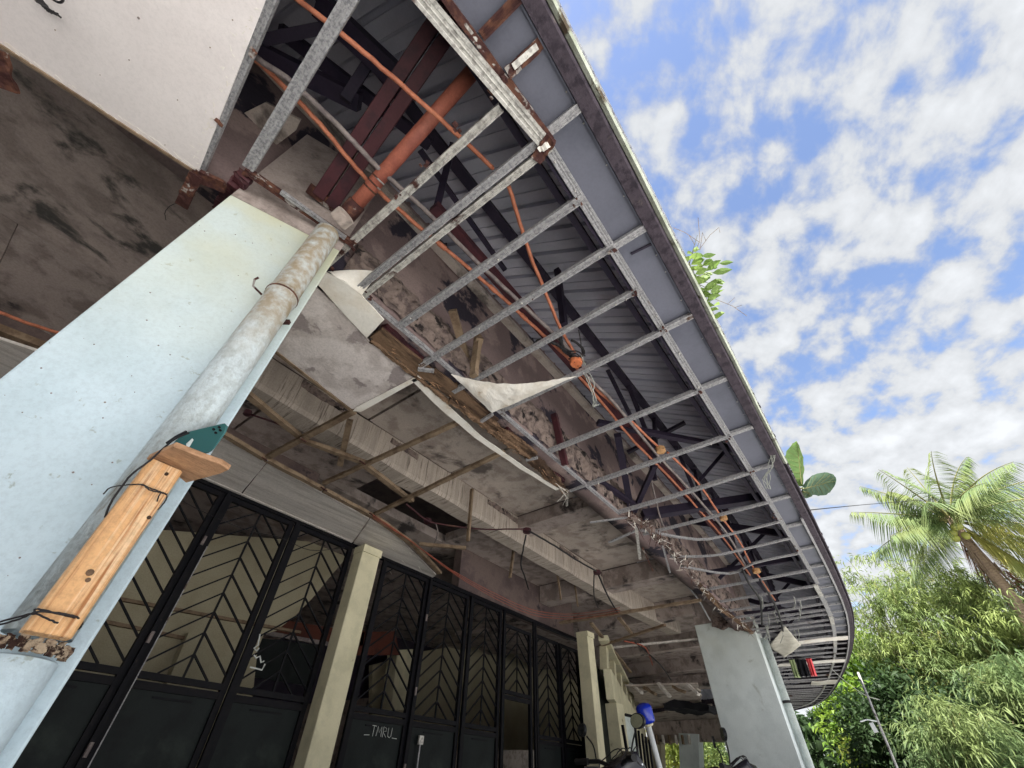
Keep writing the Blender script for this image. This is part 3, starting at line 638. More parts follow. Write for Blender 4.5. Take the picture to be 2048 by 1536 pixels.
# fascia-side stubs
for s in (.06, .455, 1.06, 1.69, 2.3, 2.91, 3.51, 4.12, 4.75, 5.4, 6.0):
    b = MB(); chan(b, E(s, .085, CZ+.004), E(s, .262, CZ+.004), .036, .022); put('stub', b, 'galv' if s > .1 else 'rusty', sf)
for s in np.arange(6.4, 18, .4): b = MB(); bar(b, E(s, .09, CZ+.012), E(s, .27, CZ+.012), .02, .018); put('stub', b, 'galv', sf)
b = MB(); bar(b, onz(1262,508,1.93), onz(1303,488,1.93), .012, .006); put('slot', b, 'truss', sf)
# outer carrier channel (double line) in lengths
cc = [(.50,1.70),(1.70,2.95),(2.95,4.15),(4.15,5.35),(5.35,6.6)]
for a, c in cc:
    b = MB(); chan(b, E(a, .268, CZ-.002), E(c-.006, .268, CZ-.002), .038, .022); put('carrier_channel', b, 'galv', sf)
    b = MB(); bar(b, E(a, .302, CZ+.035), E(c, .302, CZ+.035), .012, .05); put('hanger_flange', b, 'truss', sf)
for i in range(24):
    a = 6.6+i*.5; b = MB(); bar(b, E(a, .30, CZ), E(a+.5, .30, CZ), .05 if i < 8 else .03, .02); put('carrier_channel', b, 'galv_b' if i % 3 == 0 else 'galv', sf)
for i in range(18):
    a = 4.6+i*.7; b = MB(); bar(b, E(a, .10, CZ-.003), E(a+.7, .10, CZ-.003), .02, .016); put('edge_channel', b, 'galv', sf)
# inner channel
b = MB(); chan(b, onz(712,583,1.893), onz(905,745,1.893), .022, .026); put('inner_channel', b, 'galv', sf)
b = MB(); chan(b, onz(905,745,1.893), onz(1240,1030,1.893), .022, .026); put('inner_channel', b, 'galv', sf)
# near skewed members
b = MB(); chan(b, onz(820,-30,1.86), onz(1085,282,1.875), .052, .03); put('skewed_channel', b, 'galv_b', sf)
b = MB(); rough(b, onz(872,-30,1.90), onz(1010,158,1.905), .026, .022, .003, 40, 2, freq=30); put('rusted_channel', b, 'rusty', sf)
b = MB(); rough(b, onz(1010,158,1.905), onz(1100,280,1.90), .034, .024, .003, 30, 2, freq=30); put('rusted_channel', b, 'rusty', sf)
b = MB(); bar(b, onz(893,-5,1.898), onz(990,130,1.898), .010, .012); put('pale_lip', b, 'galv_b', sf)
b = MB(); rough(b, onz(1015,148,1.90), onz(1082,85,1.93), .04, .02, .003, 14, 2, freq=30); put('rusted_stub', b, 'rusty', sf)
b = MB(); bar(b, onz(1026,134,1.893), onz(1074,92,1.92), .022, .01); put('pale_lip', b, 'galv_b', sf)
b = MB(); rough(b, onz(1072,318,1.882), onz(1103,276,1.882), .05, .03, .008, 8, 3, freq=40); put('rusted_corner', b, 'rusty', sf)
b = MB(); rough(b, onz(1078,300,1.868), onz(1098,286,1.868), .022, .012, .006, 6, 2, freq=60); put('flaking_paint', b, 'torn', sf)
b = MB(); chan(b, onz(494,338,1.885), onz(715,-30,1.885), .046, .028); put('near_channel', b, 'galv', sf)
b = MB(); chan(b, onz(399,340,1.893), onz(552,-25,1.893), .030, .03); put('edge_channel', b, 'galv', sf)
b = MB(); chan(b, onz(488,342,1.875), onz(706,492,1.875), .026, .03); put('wall_channel', b, 'rusty', sf)
b = MB(); chan(b, onz(560,385,1.868), onz(690,478,1.868), .016, .02); put('wall_channel', b, 'galv', sf)
# rust lumps and screws at the joints
b = MB()
J = [(505,105),(435,245),(395,345),(495,345),(848,330),(793,393),(915,255),(1008,160),(985,190),(1095,290),(1157,404),(1225,498),(1268,585),(1327,662),(1399,781),(1455,876),(1502,946),(706,490),(735,592),(662,537),(1548,1030),(1590,1100)]
for x, y in J:
    for k in range(4):
        c = onz(x+random.uniform(-8,8), y+random.uniform(-8,8), 1.882); r = random.uniform(.004,.010); rough(b, c-Vector((r,0,0)), c+Vector((r,0,0)), r*1.5, r, r*.5, 2, 2, freq=60)
put('rust_lumps', b, 'rusty', sf, kind='stuff')
b = MB()
SC = [E(q, .268, CZ-.006) for q in np.arange(.55, 9, .17)]+[E(q, d, CZ-.010) for q in (.76,1.05,1.35,1.69,2.3,2.91,3.51) for d in (.34,.41,.75,.8,1.1,1.37)]
for c in SC:
    if random.random() < .25: continue
    c = c+Vector((random.uniform(-.01,.01), random.uniform(-.01,.01), 0)); k = random.uniform(.7,1.2); lathe(b, c, (0,0,-1), [(.0045*k,-.004),(.0045*k,.003),(.002,.006),(.0015,.010)], 6)
put('screws', b, 'galv_b', sf, kind='stuff')
# white painted strips still in place far along
for (s0, w_, lab) in ((9.5,.24,0),(11.3,.24,0),(13.6,.5,1)):
    b = MB(); sheet(b, lambda u, v: E(s0+(u-.5)*w_, .12+v*(1.3 if lab == 0 else .5), CZ-.02+.006*math.sin(v*7)), 3, 10, (0,0,.008)); put('remaining_board', b, 'torn', sf)

# ------------------------------------------------------------------ ceiling boards
cb = thing('ceiling_board', 'large intact off-white ceiling board at the upper left', 'ceiling board', onz(300,150,1.9))
P1, P2 = onz(396,348,1.895), onz(556,-60,1.895)
poly = [P1, P2, Vector((P2.x-.1,-.0,CZ)), Vector((-5,0,CZ)), Vector((-5,1.75,CZ)), onz(-400,-190,1.895), onz(0,90,1.895)]
for p in poly: p.z = CZ-.008
b = MB(); prism(b, [poly[0], poly[1], poly[2], poly[3], poly[4], poly[6]][::-1], (0,0,.008)); put('board', b, 'white', cb)
b = MB(); a, c = onz(393,346,1.89), onz(0,90,1.89); bar(b, a, a.lerp(c,1)+(c-a)*2, .012, .012); put('edge_trim', b, 'batten', cb)
b = MB()
for k in range(7):
    p = [onz(60+k*3+random.uniform(-9,9), -12+random.uniform(-6,6), 1.87), onz(75+k*3, 4+k, 1.85), onz(95+random.uniform(-6,6), 18+random.uniform(-4,4), 1.84), onz(112+random.uniform(-10,12), 32+random.uniform(-7,7), 1.86)]
    tube(b, wob(p, .002), .0028, 5)
p = [onz(95,-8,1.86), onz(118,5,1.85), onz(126,-2,1.85), onz(122,-20,1.86)]; tube(b, wob(p, 0), .004, 5)
solo('wire_tangle', b, 'wire', 'tangle of black wire poking out of the white ceiling board, top left corner', 'wire')
for (x, y, q_) in ((277,36,.004),(355,200,.002),(258,120,.002),(200,150,.0015),(420,95,.002),(330,290,.002),(110,60,.002),(465,40,.002)):
    b = MB(); c = onz(x, y, 1.8905); lathe(b, c, (0,0,-1), [(q_,-.002),(q_,.0006),(q_*.5,.001)], 8); put('nail_mark', b, 'greypipe' if q_ > .003 else 'batten', cb)
b = MB()
for i in range(60):
    t = random.random(); c0 = P1.lerp(P2, t*.9)+Vector((random.uniform(-.045,-.004), random.uniform(-.01,.01), 0)); c0.z = CZ-.0085
    L = random.uniform(.004,.02); d = Vector((random.uniform(-1,1), random.uniform(-1,1), 0)).normalized(); bar(b, c0, c0+d*L, .003, .0012, ends=(1,.3))
put('blistered_paint', b, 'torn', cb, kind='stuff')
b = MB()
for i in range(70):
    t = random.random(); a_ = onz(396,348,1.8905).lerp(onz(0,92,1.8905), t)+Vector((0,random.uniform(-.03,-.002),0)); d = Vector((1,random.uniform(-.2,.2),0)).normalized(); bar(b, a_, a_+d*random.uniform(.008,.04), .0022, .0012, ends=(1,.3))
put('blistered_paint', b, 'torn', cb, kind='stuff')
# stained board over the porch edge
sb = thing('stained_board', 'water-stained grey-white ceiling board between column and wooden battens', 'ceiling board', onz(680,680,1.9))
pl = [onz(x, y, 1.895) for x, y in [(628,572),(690,630),(736,680),(790,722),(832,752),(826,758),(722,816),(704,818),(553,702),(590,600)]]
b = MB(); prism(b, jag(pl, .004, .06)[::-1], (0,0,.009)); put('board', b, 'stainw', sb)
b = MB(); bar(b, onz(553,702,1.902), onz(706,822,1.902), .022, .028); put('edge_batten', b, 'batten', sb)
b = MB(); prism(b, [onz(x, y, 1.888) for x, y in [(835,752),(842,757),(722,824),(706,822),(712,815)]][::-1], (0,0,.004)); put('paper_edge', b, 'torn', sb)
cr_ = thing('cream_board', 'narrow cream torn ceiling board beside the foreground column top', 'ceiling board', onz(720,610,1.9))
pl = [onz(x, y, 1.88) for x, y in [(634,560),(652,545),(700,565),(838,645),(766,642),(736,676),(690,640)]]
pl = [onz(x, y, 1.88) for x, y in [(632,566),(650,545),(690,562),(722,590),(768,640),(734,676),(688,628)]]
b = MB(); prism(b, jag(pl, .003, .04)[::-1], (0,0,.008)); put('board', b, 'torn', cr_)
b = MB()
def flap(u, v):
    a = onz(660,545,1.878).lerp(onz(724,590,1.878), u); c = onz(655,544,1.9).lerp(onz(757,548,1.9), u); q = a.lerp(c, v)
    return q+Vector((0,0,.03*v*math.sin(u*2.5)))
sheet(b, flap, 14, 6, (0,0,.004)); put('lifted_corner', b, 'torn', cr_)
# dangling white torn triangle
b = MB()
def tri(u, v):
    a = onz(902,748,1.885).lerp(onz(984,826,1.885), u); t = 1-u
    topc = wobpt(u)
    return a.lerp(topc, v)
def wobpt(u):
    # curved upper tear from (902,748) to (1153,752), lower edge to (984,826)
    A = onz(902+251*u, 748+22*math.sin(math.pi*min(1,u*1.0))*(1-.35*u)+4*u, 1.885); return A+Vector((0,0,.0))
def tri2(u, v):
    top_ = wobpt(u)+Vector((mn.noise(Vector((u*15,0,0)))*.006, mn.noise(Vector((0,u*15,0)))*.008, 0))
    if u < .33: bt = onz(902+82*u/.33, 748+78*u/.33, 1.885)
    else: t = (u-.33)/.67; bt = onz(984+169*t, 826-74*t, 1.885)
    q = top_.lerp(bt, v); return q-Vector((0,0,.012*math.sin(v*3.1)*math.sin(u*3.1)+.006*mn.noise(q*14)+.004*abs(mn.noise(q*30))))
sheet(b, tri2, 90, 16, (0,0,.003))
solo('torn_board_scrap', b, 'torn', 'curved white torn scrap of ceiling board hanging in the metal grid', 'ceiling board')
# long white lath strip next to the rotten plank
b = MB(); pl = [onz(x, y, 1.888) for x, y in [(822,760),(830,757),(893,808),(962,872),(1050,935),(1118,978),(1112,981),(1040,938),(950,876),(885,822)]]
prism(b, jag(pl, .004, .08)[::-1], (0,0,.003)); solo('white_lath', b, 'torn', 'long thin curling white strip under the rotten plank', 'board strip')

# rotten boards
rb = thing('rotten_board', 'rotten brown trim board, split and crumbling, along the inner edge of the eave', 'board', onz(760,650,1.92))
b = MB(); rough(b, onz(752,664,1.905), onz(862,752,1.905), .105, .018, .003, 46, 8, freq=16); put('board_piece', b, 'rot', rb)
b = MB(); rough(b, onz(858,744,1.912), onz(985,846,1.905), .115, .02, .004, 60, 8, freq=16); put('board_piece', b, 'rot', rb)
b = MB(); rough(b, onz(965,838,1.905), onz(1066,912,1.90), .10, .028, .014, 60, 8, freq=30); put('board_piece', b, 'rot', rb)
b = MB(); rough(b, onz(1045,898,1.90), onz(1135,985,1.885), .10, .02, .013, 60, 8, freq=30, taper=lambda t: 1-.85*max(0,t-.6)/.4); put('board_piece', b, 'rot', rb)
b = MB(); rough(b, onz(742,682,1.89), onz(900,806,1.89), .022, .02, .010, 70, 3, freq=40); put('splintered_edge', b, 'rot', rb)
b = MB(); rough(b, onz(900,800,1.89), onz(1000,874,1.885), .028, .03, .013, 50, 3, freq=40); put('splintered_edge', b, 'rot', rb)
for (p, q) in (((768,652),(850,730)), ((905,770),(975,832)), ((1010,858),(1060,905)), ((1068,925),(1125,960))):
    b = MB(); rough(b, onz(*p,1.955), onz(*q,1.955), .05, .05, .008, 30, 4, freq=20); put('backing_block', b, 'maroon' if p[0] != 905 else 'rot', rb)
b = MB()
for i in range(90):
    t = random.random(); c = onz(770, 690, 1.90).lerp(onz(1130,980,1.895), t)+Vector((random.uniform(-.03,.03), random.uniform(-.045,.045), random.uniform(-.02,.02)))
    d = Vector((1, -.02, 0))+Vector([random.uniform(-.35,.35) for _ in range(3)]); L = random.uniform(.02,.09); bar(b, c, c+d.normalized()*L, .004, .003, ends=(1,.2))
put('splinters', b, 'plank', rb, kind='stuff')
b = MB()
for k in range(5): tube(b, [onz(1110+k*4, 965+k*3, 1.88), onz(1130+k*2, 985+random.uniform(-6,10), 1.86), onz(1128+random.uniform(-14,12), 1008+random.uniform(-8,6), 1.84)], .0015, 4)
put('hanging_fibres', b, 'torn', rb)

# short inner hooks of joists over the plank
for (p, q) in (((868,742),(836,738)), ((985,828),(958,846)), ((1075,915),(1052,920)), ((1172,970),(1140,982))):
    b = MB(); bar(b, onz(*p,1.885), onz(*q,1.885), .022, .018); put('joist_tail', b, 'galv', sf)

# ------------------------------------------------------------------ porch ceiling battens
wf = thing('batten_frame', 'broken wooden ceiling batten grid over the porch', 'ceiling frame', onz(700,900,1.9))
BT = [((708,822),(528,918),.045,1.90),((922,842),(648,966),.035,1.905),((1007,903),(742,1032),.035,1.905),
      ((470,768),(606,878),.05,1.925),((606,880),(732,926),.045,1.93),((727,928),(824,1002),.05,1.925),
      ((438,862),(528,916),.045,1.89),((532,918),(645,978),.045,1.89),((648,980),(745,1032),.05,1.885),((748,1032),(830,1092),.055,1.885),((826,1088),(880,1146),.05,1.88),
      ((838,1088),(932,1096),.035,1.87)]
for p, q, w_, z in BT:
    b = MB(); rough(b, onz(*p, z), onz(*q, z), w_, .03, .003, 24, 2, freq=20); put('batten', b, 'batten', wf)
    b = MB()
for x, y in ((606,880),(725,925),(648,978),(530,918),(745,1030),(828,1090)):
    b = MB(); bar(b, onz(x-6,y-4,1.875), onz(x+6,y+4,1.875), .012, .008); put('nail_plate', b, 'rusty', wf)
# dark back members behind
for p, q, z, w_ in (((530,690),(470,790),2.1,.05),((700,840),(680,930),2.2,.05),((905,620),(945,760),2.2,.05),((960,675),(940,760),2.15,.05)):
    b = MB(); bar(b, onz(*p, z), onz(*q, z-.12), w_, .03); put('back_strut', b, 'batten', wf)
# far battens near the gates
for p, q, w_, z, m_ in [((1120,1246),(1402,1200),.06,1.9,'batten'),((1238,1236),(1268,1272),.05,1.88,'batten'),((1200,1292),(1330,1250),.05,1.86,'batten'),((1215,1296),(1396,1278),.04,1.95,'strip'),((1182,1246),(1262,1345),.05,1.9,'batten')]:
    b = MB(); rough(b, onz(*p, z), onz(*q, z), w_, .03, .005, 24, 2, freq=20); put('batten', b, m_, wf)

# plywood strip by the gates
st = thing('gate_soffit_strip', 'long weathered grey plywood soffit strip above the chevron gates, broken at its end', 'ceiling board', onz(600,1010,1.9))
for pp in ([(380,965),(440,868),(532,926),(470,1002)], [(472,1003),(534,927),(738,1038),(700,1092)], [(702,1093),(740,1039),(800,1078),(872,1150),(862,1158),(800,1130)]):
    pl = [onz(x, y, 1.905) for x, y in pp]; b = MB(); prism(b, jag(pl, .004, .1)[::-1], (0,0,.012)); put('plywood', b, 'strip', st)
for t in (0, 1):
    b = MB(); a = onz(385+t*3, 962-t*3, 1.894-.002*t).lerp(onz(440,872,1.9), .10*t+.02); c = onz(700,1090,1.894).lerp(onz(738,1040,1.9), .10*t+.02); bar(b, a, c, .03, .005); put('moulding', b, 'strip', st)
b = MB()
for i in range(14):
    c = onz(random.uniform(720,860), random.uniform(1090,1150), 1.893); d = Vector((random.uniform(.3,1), random.uniform(-.3,.1), -.25)).normalized(); bar(b, c, c+d*random.uniform(.02,.08), .012, .003, ends=(1,.2))
put('splintered_edge', b, 'torn', st, kind='stuff')

# hanging sticks and laths
HS = [((944,978),(936,1082),2.45,.035,'pale hanging stick with a rusty face near the middle junction box'),
      ((1028,1095),(1020,1155),2.4,.035,'short hanging stick above the red cables, left of the long black wire'),
      ((1112,1128),(1122,1200),2.4,.025,'thin dark hanging stick right of the streaked beam middle'),
      ((1148,1160),(1156,1214),2.4,.022,'thin pale hanging stick just above the chevron door'),
      ((1108,828),(1130,930),2.3,.05,'dark maroon stake leaning on the mouldy wall inside the metal grid'),
      ((956,672),(948,752),2.2,.045,'brown upright stake behind the galvanised joists beside the torn white scrap')]
for (p, q, z, w_, lab) in HS:
    b = MB(); a = onz(*p, z); c = ony(*q, a.y); rough(b, a, c, w_, w_*.7, .003, 14, 2, up=(1,0,0), freq=20); solo('hanging_stick', b, 'batten' if z != 2.3 else 'maroon', lab, 'stick', 'sticks hanging from the ceilings')
# debris cluster at the broken corner
dc = thing('broken_soffit_edge', 'crumbling rusty strip of soffit edge hanging towards the far column', 'debris', onz(1300,1070,1.9))
pth = [(1255,1035),(1290,1048),(1330,1090),(1362,1120),(1395,1165),(1430,1205),(1462,1232),(1500,1262)]
for (a, c) in zip(pth[:-1], pth[1:]):
    b = MB(); rough(b, onz(*a, 1.89), onz(*c, 1.89), .055, .03, .013, 26, 4, freq=14); put('crumbling_piece', b, 'crumble' if a[0] < 1390 else 'rot', dc)
for (p, q, w_, m_) in [((1255,1035),(1180,1045),.02,'galv'),((1270,1062),(1218,1085),.03,'galv'),((1272,1052),(1280,1118),.03,'galv_b'),((1285,1095),(1306,1142),.012,'rusty'),((1325,1090),(1340,1145),.02,'galv'),((1500,1262),(1535,1310),.05,'batten')]:
    b = MB(); a = onz(*p, 1.88); c = onz(*q, 1.86); bar(b, a, c, w_, .012); put('bent_scrap', b, m_, dc)
b = MB()
for i in range(150):
    k = random.randrange(len(pth)-1); c = onz(*pth[k],1.87).lerp(onz(*pth[k+1],1.87), random.random())+Vector((random.uniform(-.1,.1), random.uniform(-.08,.06), random.uniform(-.05,.04)))
    L = random.uniform(.04,.16); d = Vector([random.uniform(-1,1) for _ in range(3)]).normalized(); bar(b, c, c+d*L, .008, .003, ends=(1,.3))
put('loose_splinters', b, 'rusty', dc, kind='stuff')
b = MB()
for i in range(90):
    k = random.randrange(len(pth)-1); c = onz(*pth[k],1.87).lerp(onz(*pth[k+1],1.87), random.random())+Vector((random.uniform(-.08,.08), random.uniform(-.06,.05), random.uniform(-.05,.02)))
    L = random.uniform(.03,.1); d = Vector([random.uniform(-1,1) for _ in range(3)]).normalized(); bar(b, c, c+d*L, .010, .003, ends=(1,.3))
put('plaster_flakes', b, 'torn', dc, kind='stuff')
# rusty debris left of near column
rd = thing('rusty_bracket', 'rusted angle bracket hanging beside the corner of the white ceiling board', 'bracket', onz(380,380,1.88))
b = MB(); rough(b, onz(392,350,1.87), onz(362,412,1.86), .05, .008, .004, 14, 4, freq=30); put('plate', b, 'rusty', rd)
b = MB(); rough(b, onz(400,352,1.88), onz(450,375,1.88), .05, .02, .006, 14, 4, freq=30); put('arm', b, 'rusty', rd)
b = MB(); rough(b, onz(490,350,1.88), onz(440,420,1.95), .06, .03, .010, 20, 4, freq=30); put('flaking_block', b, 'maroon', rd)
b = MB(); tube(b, wob([onz(360,405,1.87), onz(340,412,1.86), onz(330,425,1.86), onz(332,440,1.87)], .001), .0015, 5); put('thin_wire', b, 'wire', rd)
b = MB(); rough(b, onz(-10,95,1.86), onz(14,180,1.84), .06, .02, .006, 16, 4, freq=24)
solo('rusty_plate', b, 'rusty', 'rusty metal plate at the left edge of the photo below the ceiling board', 'plate')
# bits behind the near channel
b = MB(); prism(b, [onz(x, y, 2.45) for x, y in [(440,250),(530,205),(600,240),(590,262),(540,300),(455,300)]][::-1], (0,0,.02)); solo('loose_panel', b, 'concrete_l', 'pale loose panel glimpsed between the two nearest channels', 'panel')

# ------------------------------------------------------------------ conduits and boxes
def pipe(name, pts, r, m, label, cat='conduit', group=None, n=8, wobs=.002, joints=()):
    t = thing(name, label, cat, Vector(pts[0]), group); P = wob(pts, wobs, 5)
    b = MB(); tube(b, P, r, n); put('run', b, m, t, True)
    for k in joints:
        i = int(k*(len(P)-2)); d = (P[i+1]-P[i]).normalized(); b = MB(); lathe(b, P[i], d, [(r*1.02,0),(r*1.3,.003),(r*1.3,.05),(r*1.02,.053)], 10); put('joint', b, m, t, True)
    return t
z1 = 2.06
pipe('conduit', [onz(x, y, z1) for x, y in [(560,-30),(600,2),(690,72),(782,152),(880,238),(975,326),(985,336)]], .0105, 'conduit', 'upper straight orange conduit crossing in front of the maroon rafter', group='orange conduits')
pipe('conduit', [onz(x, y, z1) for x, y in [(1018,372),(1035,430),(1060,510),(1095,595),(1125,665),(1150,708)]], .0105, 'conduit', 'orange conduit bending down to the wire-wrapped junction box', group='orange conduits')
pipe('conduit', [onz(x, y, z1+.02) for x, y in [(500,110),(560,165),(640,248),(700,322),(760,385),(840,455),(930,530),(1010,600),(1085,668),(1140,720)]], .011, 'conduit', 'long orange conduit running past the capped drain stub to the wrapped box', group='orange conduits', joints=(.62,.75,.85))
pipe('conduit', [onz(x, y, z1) for x, y in [(1152,735),(1200,785),(1262,842),(1318,895)]], .0105, 'conduit', 'orange conduit between the wrapped junction box and the pale box', group='orange conduits')
pipe('conduit', [onz(x, y, z1+.05) for x, y in [(1150,745),(1200,800),(1270,885),(1340,955),(1400,1022),(1450,1080),(1500,1150)]], .011, 'conduit', 'lower orange conduit nearest the mouldy wall beyond the wrapped box', group='orange conduits')
pipe('conduit', [onz(x, y, z1) for x, y in [(1335,905),(1395,965),(1440,1030),(1480,1085),(1506,1135),(1550,1200)]], .0105, 'conduit', 'orange conduit beyond the pale box running to the far boxes', group='orange conduits')
pipe('grey_pipe', [onz(x, y, 2.04) for x, y in [(508,112),(590,170),(680,255),(722,300),(762,342),(800,375),(860,430),(950,520),(1040,605),(1110,670),(1160,725)]], .0125, 'greypipe', 'bent grey pipe crossing above the drain pipe', 'pipe')
pipe('grey_pipe', [onz(x, y, 2.03) for x, y in [(1160,740),(1230,808),(1310,905),(1380,980),(1450,1062),(1490,1130)]], .0125, 'greypipe', 'straight grey pipe alongside the conduits towards the far end', 'pipe')
b = MB(); tube(b, wob([onz(x, y, 2.02) for x, y in [(1272,1058),(1310,1070),(1335,1110),(1352,1145),(1390,1190),(1420,1240)]], .003), .012, 6); solo('bent_rod', b, 'galv', 'bent pale rod curving above the crumbling soffit edge', 'rod')
def jbox(c, r, m, label, tilt=(0,0,0)):
    t = thing('junction_box', label, 'junction box', c, 'electrical junction boxes')
    c = Vector(c); n = 8; ring = [c+Vector((r*math.cos(2*math.pi*(j+.5)/n), r*math.sin(2*math.pi*(j+.5)/n)*.95, -.018)) for j in range(n)]
    b = MB(); prism(b, ring, (0,0,.04)); put('body', b, m, t, bev=.003)
    b = MB(); prism(b, [c+(p-c)*.9+Vector((0,0,-.003)) for p in ring], (0,0,.004)); put('cover', b, m, t)
    for k in (-1, 1): b = MB(); lathe(b, c+Vector((k*r*.5,0,-.022)), (0,0,1), [(.003,0),(.003,.004)], 6); put('screw', b, 'wire', t)
    return t
jbox(onz(1152,724,1.97), .042, 'boxo', 'orange junction box wrapped with black tape and pale wire')
jbox(onz(1321,900,2.04), .042, 'box', 'tan octagonal junction box on the conduit run')
jbox(onz(1447,1036,2.03), .040, 'box', 'small tan junction box second along the conduit run')
jbox(onz(1513,1142,2.03), .050, 'box', 'smallest tan junction box at the far end of the conduit run')
jbox(onz(855,1042,2.1), .045, 'maroon', 'brown junction box hanging in the dark gap over the porch')
jbox(onz(1054,1062,2.05), .05, 'maroon', 'rusty junction box on the streaked beam with a long black wire')
jbox(onz(1194,1145,2.05), .05, 'maroon', 'rusty junction box at the far end of the streaked beam')
jbox(onz(495,826,2.1), .03, 'maroon', 'small rusty junction box near the right edge of the foreground column')
# wire wrap
b = MB()
tube(b, wob([onz(x, y, 2.0) for x, y in [(1068,688),(1080,680),(1100,684),(1120,692),(1140,706)]], .003), .012, 6)
tube(b, wob([onz(x, y, 2.0) for x, y in [(1120,664),(1122,682),(1128,700),(1142,712)]], .002), .012, 6)
tube(b, wob([onz(x, y, 2.0) for x, y in [(1143,680),(1158,690),(1168,704),(1160,716)]], .002), .009, 6)
for k in range(4): tube(b, wob([onz(1135+random.uniform(-6,6), 706+k*4, 1.99), onz(1152, 702+k*5, 1.975), onz(1168+random.uniform(-6,6), 712+k*4, 1.99)], .002), .005, 5)
solo('black_tape_wrap', b, 'wire', 'black insulating tape knotted round the orange junction box', 'tape')
b = MB()
for dx in (0, 4): tube(b, wob([onz(x+dx, y, z) for x, y, z in [(1158,710,2.0),(1166,725,1.99),(1168,745,1.93),(1178,770,1.86),(1188,800,1.80),(1185,812,1.79),(1195,808,1.80)]], .002), .003, 5)
tube(b, wob([onz(x, y, z) for x, y, z in [(1160,705,2.0),(1172,735,1.95),(1188,765,1.88),(1185,790,1.83),(1188,815,1.80)]], .002), .003, 5)
solo('dangling_wire', b, 'steelwire', 'pale green wires dangling from the orange junction box', 'wire')
pipe('black_cable', [onz(x, y, 2.0) for x, y in [(1158,660),(1162,690),(1165,712)]], .003, 'wire', 'thin black cable dropping to the wrapped orange box', 'cable')
pipe('black_cable', [onz(x, y, z) for x, y, z in [(1303,960,2.1),(1308,985,2.1),(1322,1040,2.0),(1340,1075,1.95)]], .008, 'greypipe', 'grey-black cable hanging beside the tan octagonal box', 'cable')
b = MB()
for k in range(5): tube(b, wob([onz(1545+random.uniform(-6,6), 910, 1.9), onz(1538+random.uniform(-8,12), 935, 1.88), onz(1534+random.uniform(-8,8), 955, 1.86), onz(1545+random.uniform(-14,8), 978, 1.83)], .004), .003, 5)
solo('dangling_wire', b, 'steelwire', 'small bunch of pale wires hanging at the fascia under the elephant-ear leaves', 'wire')
# dark wires of the porch
pipe('ceiling_cable', [onz(x, y, 2.0) for x, y in [(500,828),(560,850),(610,882)]], .007, 'maroon', 'dark sagging cable from the small rusty box behind the first batten', 'cable')
pipe('ceiling_cable', [onz(x, y, 2.02) for x, y in [(812,1008),(850,1038),(880,1048),(960,1058),(1048,1058)]], .008, 'maroon', 'dark cable joining the brown box in the gap to the rusty box on the beam', 'cable')
pipe('ceiling_cable', [onz(x, y, 2.02) for x, y in [(1058,1062),(1110,1092),(1150,1118),(1192,1142)]], .010, 'wire', 'black cable strung along the streaked beam between two rusty boxes', 'cable')
pipe('ceiling_cable', [onz(x, y, z) for x, y, z in [(1052,1070,2.05),(1046,1100,1.95),(1042,1130,1.85),(1050,1155,1.78),(1057,1178,1.72)]], .009, 'wire', 'curly black wire hanging from the rusty box on the beam', 'cable')
pipe('ceiling_cable', [onz(x, y, z) for x, y, z in [(872,1046,2.1),(875,1070,2.0),(862,1100,1.95)]], .007, 'greypipe', 'short grey wire hanging from the brown box in the dark gap', 'cable')
pipe('ceiling_cable', [onz(x, y, z) for x, y, z in [(1196,1148,2.05),(1215,1190,2.0),(1235,1225,1.9)]], .012, 'wire', 'black cable dropping from the far rusty box to the cross batten', 'cable')
pipe('ceiling_cable', [onz(x, y, z) for x, y, z in [(1188,1150,2.05),(1188,1190,1.95),(1196,1215,1.9)]], .008, 'wire', 'thin black wire left of the drop from the far rusty box', 'cable')
for k, (off, lab) in enumerate(((0,'upper sagging red cable above the chevron gates'),(10,'lower sagging red cable above the chevron gates'),(5,'middle sagging red cable, darkest of the three'))):
    pipe('red_cable', [onz(x, y+off*min(1,(x-835)/160), 1.87) for x, y in [(745,1035),(790,1062),(835,1092),(900,1138),(980,1182),(1060,1218),(1130,1228),(1200,1222),(1240,1215)]], .0036, 'redwire', lab, 'cable', 'red cables sagging over the gates')
pipe('red_cable', [onz(x, y, 1.85) for x, y in [(1248,1282),(1282,1290),(1295,1302),(1305,1330)]], .012, 'redwire', 'knotted red cable hanging under the far battens', 'cable')
pipe('ceiling_cable', [onz(x, y, 1.85) for x, y in [(1270,1285),(1300,1310),(1325,1335),(1342,1360)]], .012, 'wire', 'dark hanging cable beyond the knotted red cable', 'cable')
for k, pts in enumerate(([(1485,1140),(1500,1170),(1520,1200),(1524,1250)], [(1520,1160),(1545,1200),(1558,1230),(1566,1262)])):
    pipe('black_cable', [onz(x, y, 1.83) for x, y in pts], .013, 'wire', ('left' if k == 0 else 'right')+' one of two black cables hanging through the far joists', 'cable')
hw = thing('hanger_wires', 'row of short pale hanger wires dangling from the far joists', 'wires', onz(1550,1220,1.9))
for k in range(16):
    b = MB(); x = random.uniform(1500,1600); y = random.uniform(1190,1262); tube(b, [onz(x, y, 1.9), onz(x+3, y+14, 1.84), onz(x+random.uniform(-3,8), y+random.uniform(18,34), 1.80)], .006, 4); put('wire', b, 'steelwire', hw)
pipe('orange_conduit_left', [onz(x, y, 2.3) for x, y in [(-60,606),(0,625),(60,648),(125,668)]], .012, 'conduit', 'short orange conduit seen left of the foreground column', 'conduit')
b = MB(); bar(b, onz(-60,640,2.1), onz(95,700,2.1), .10, .05); solo('ceiling_timber', b, 'batten', 'brown ceiling timber at the left edge behind the foreground column', 'timber')
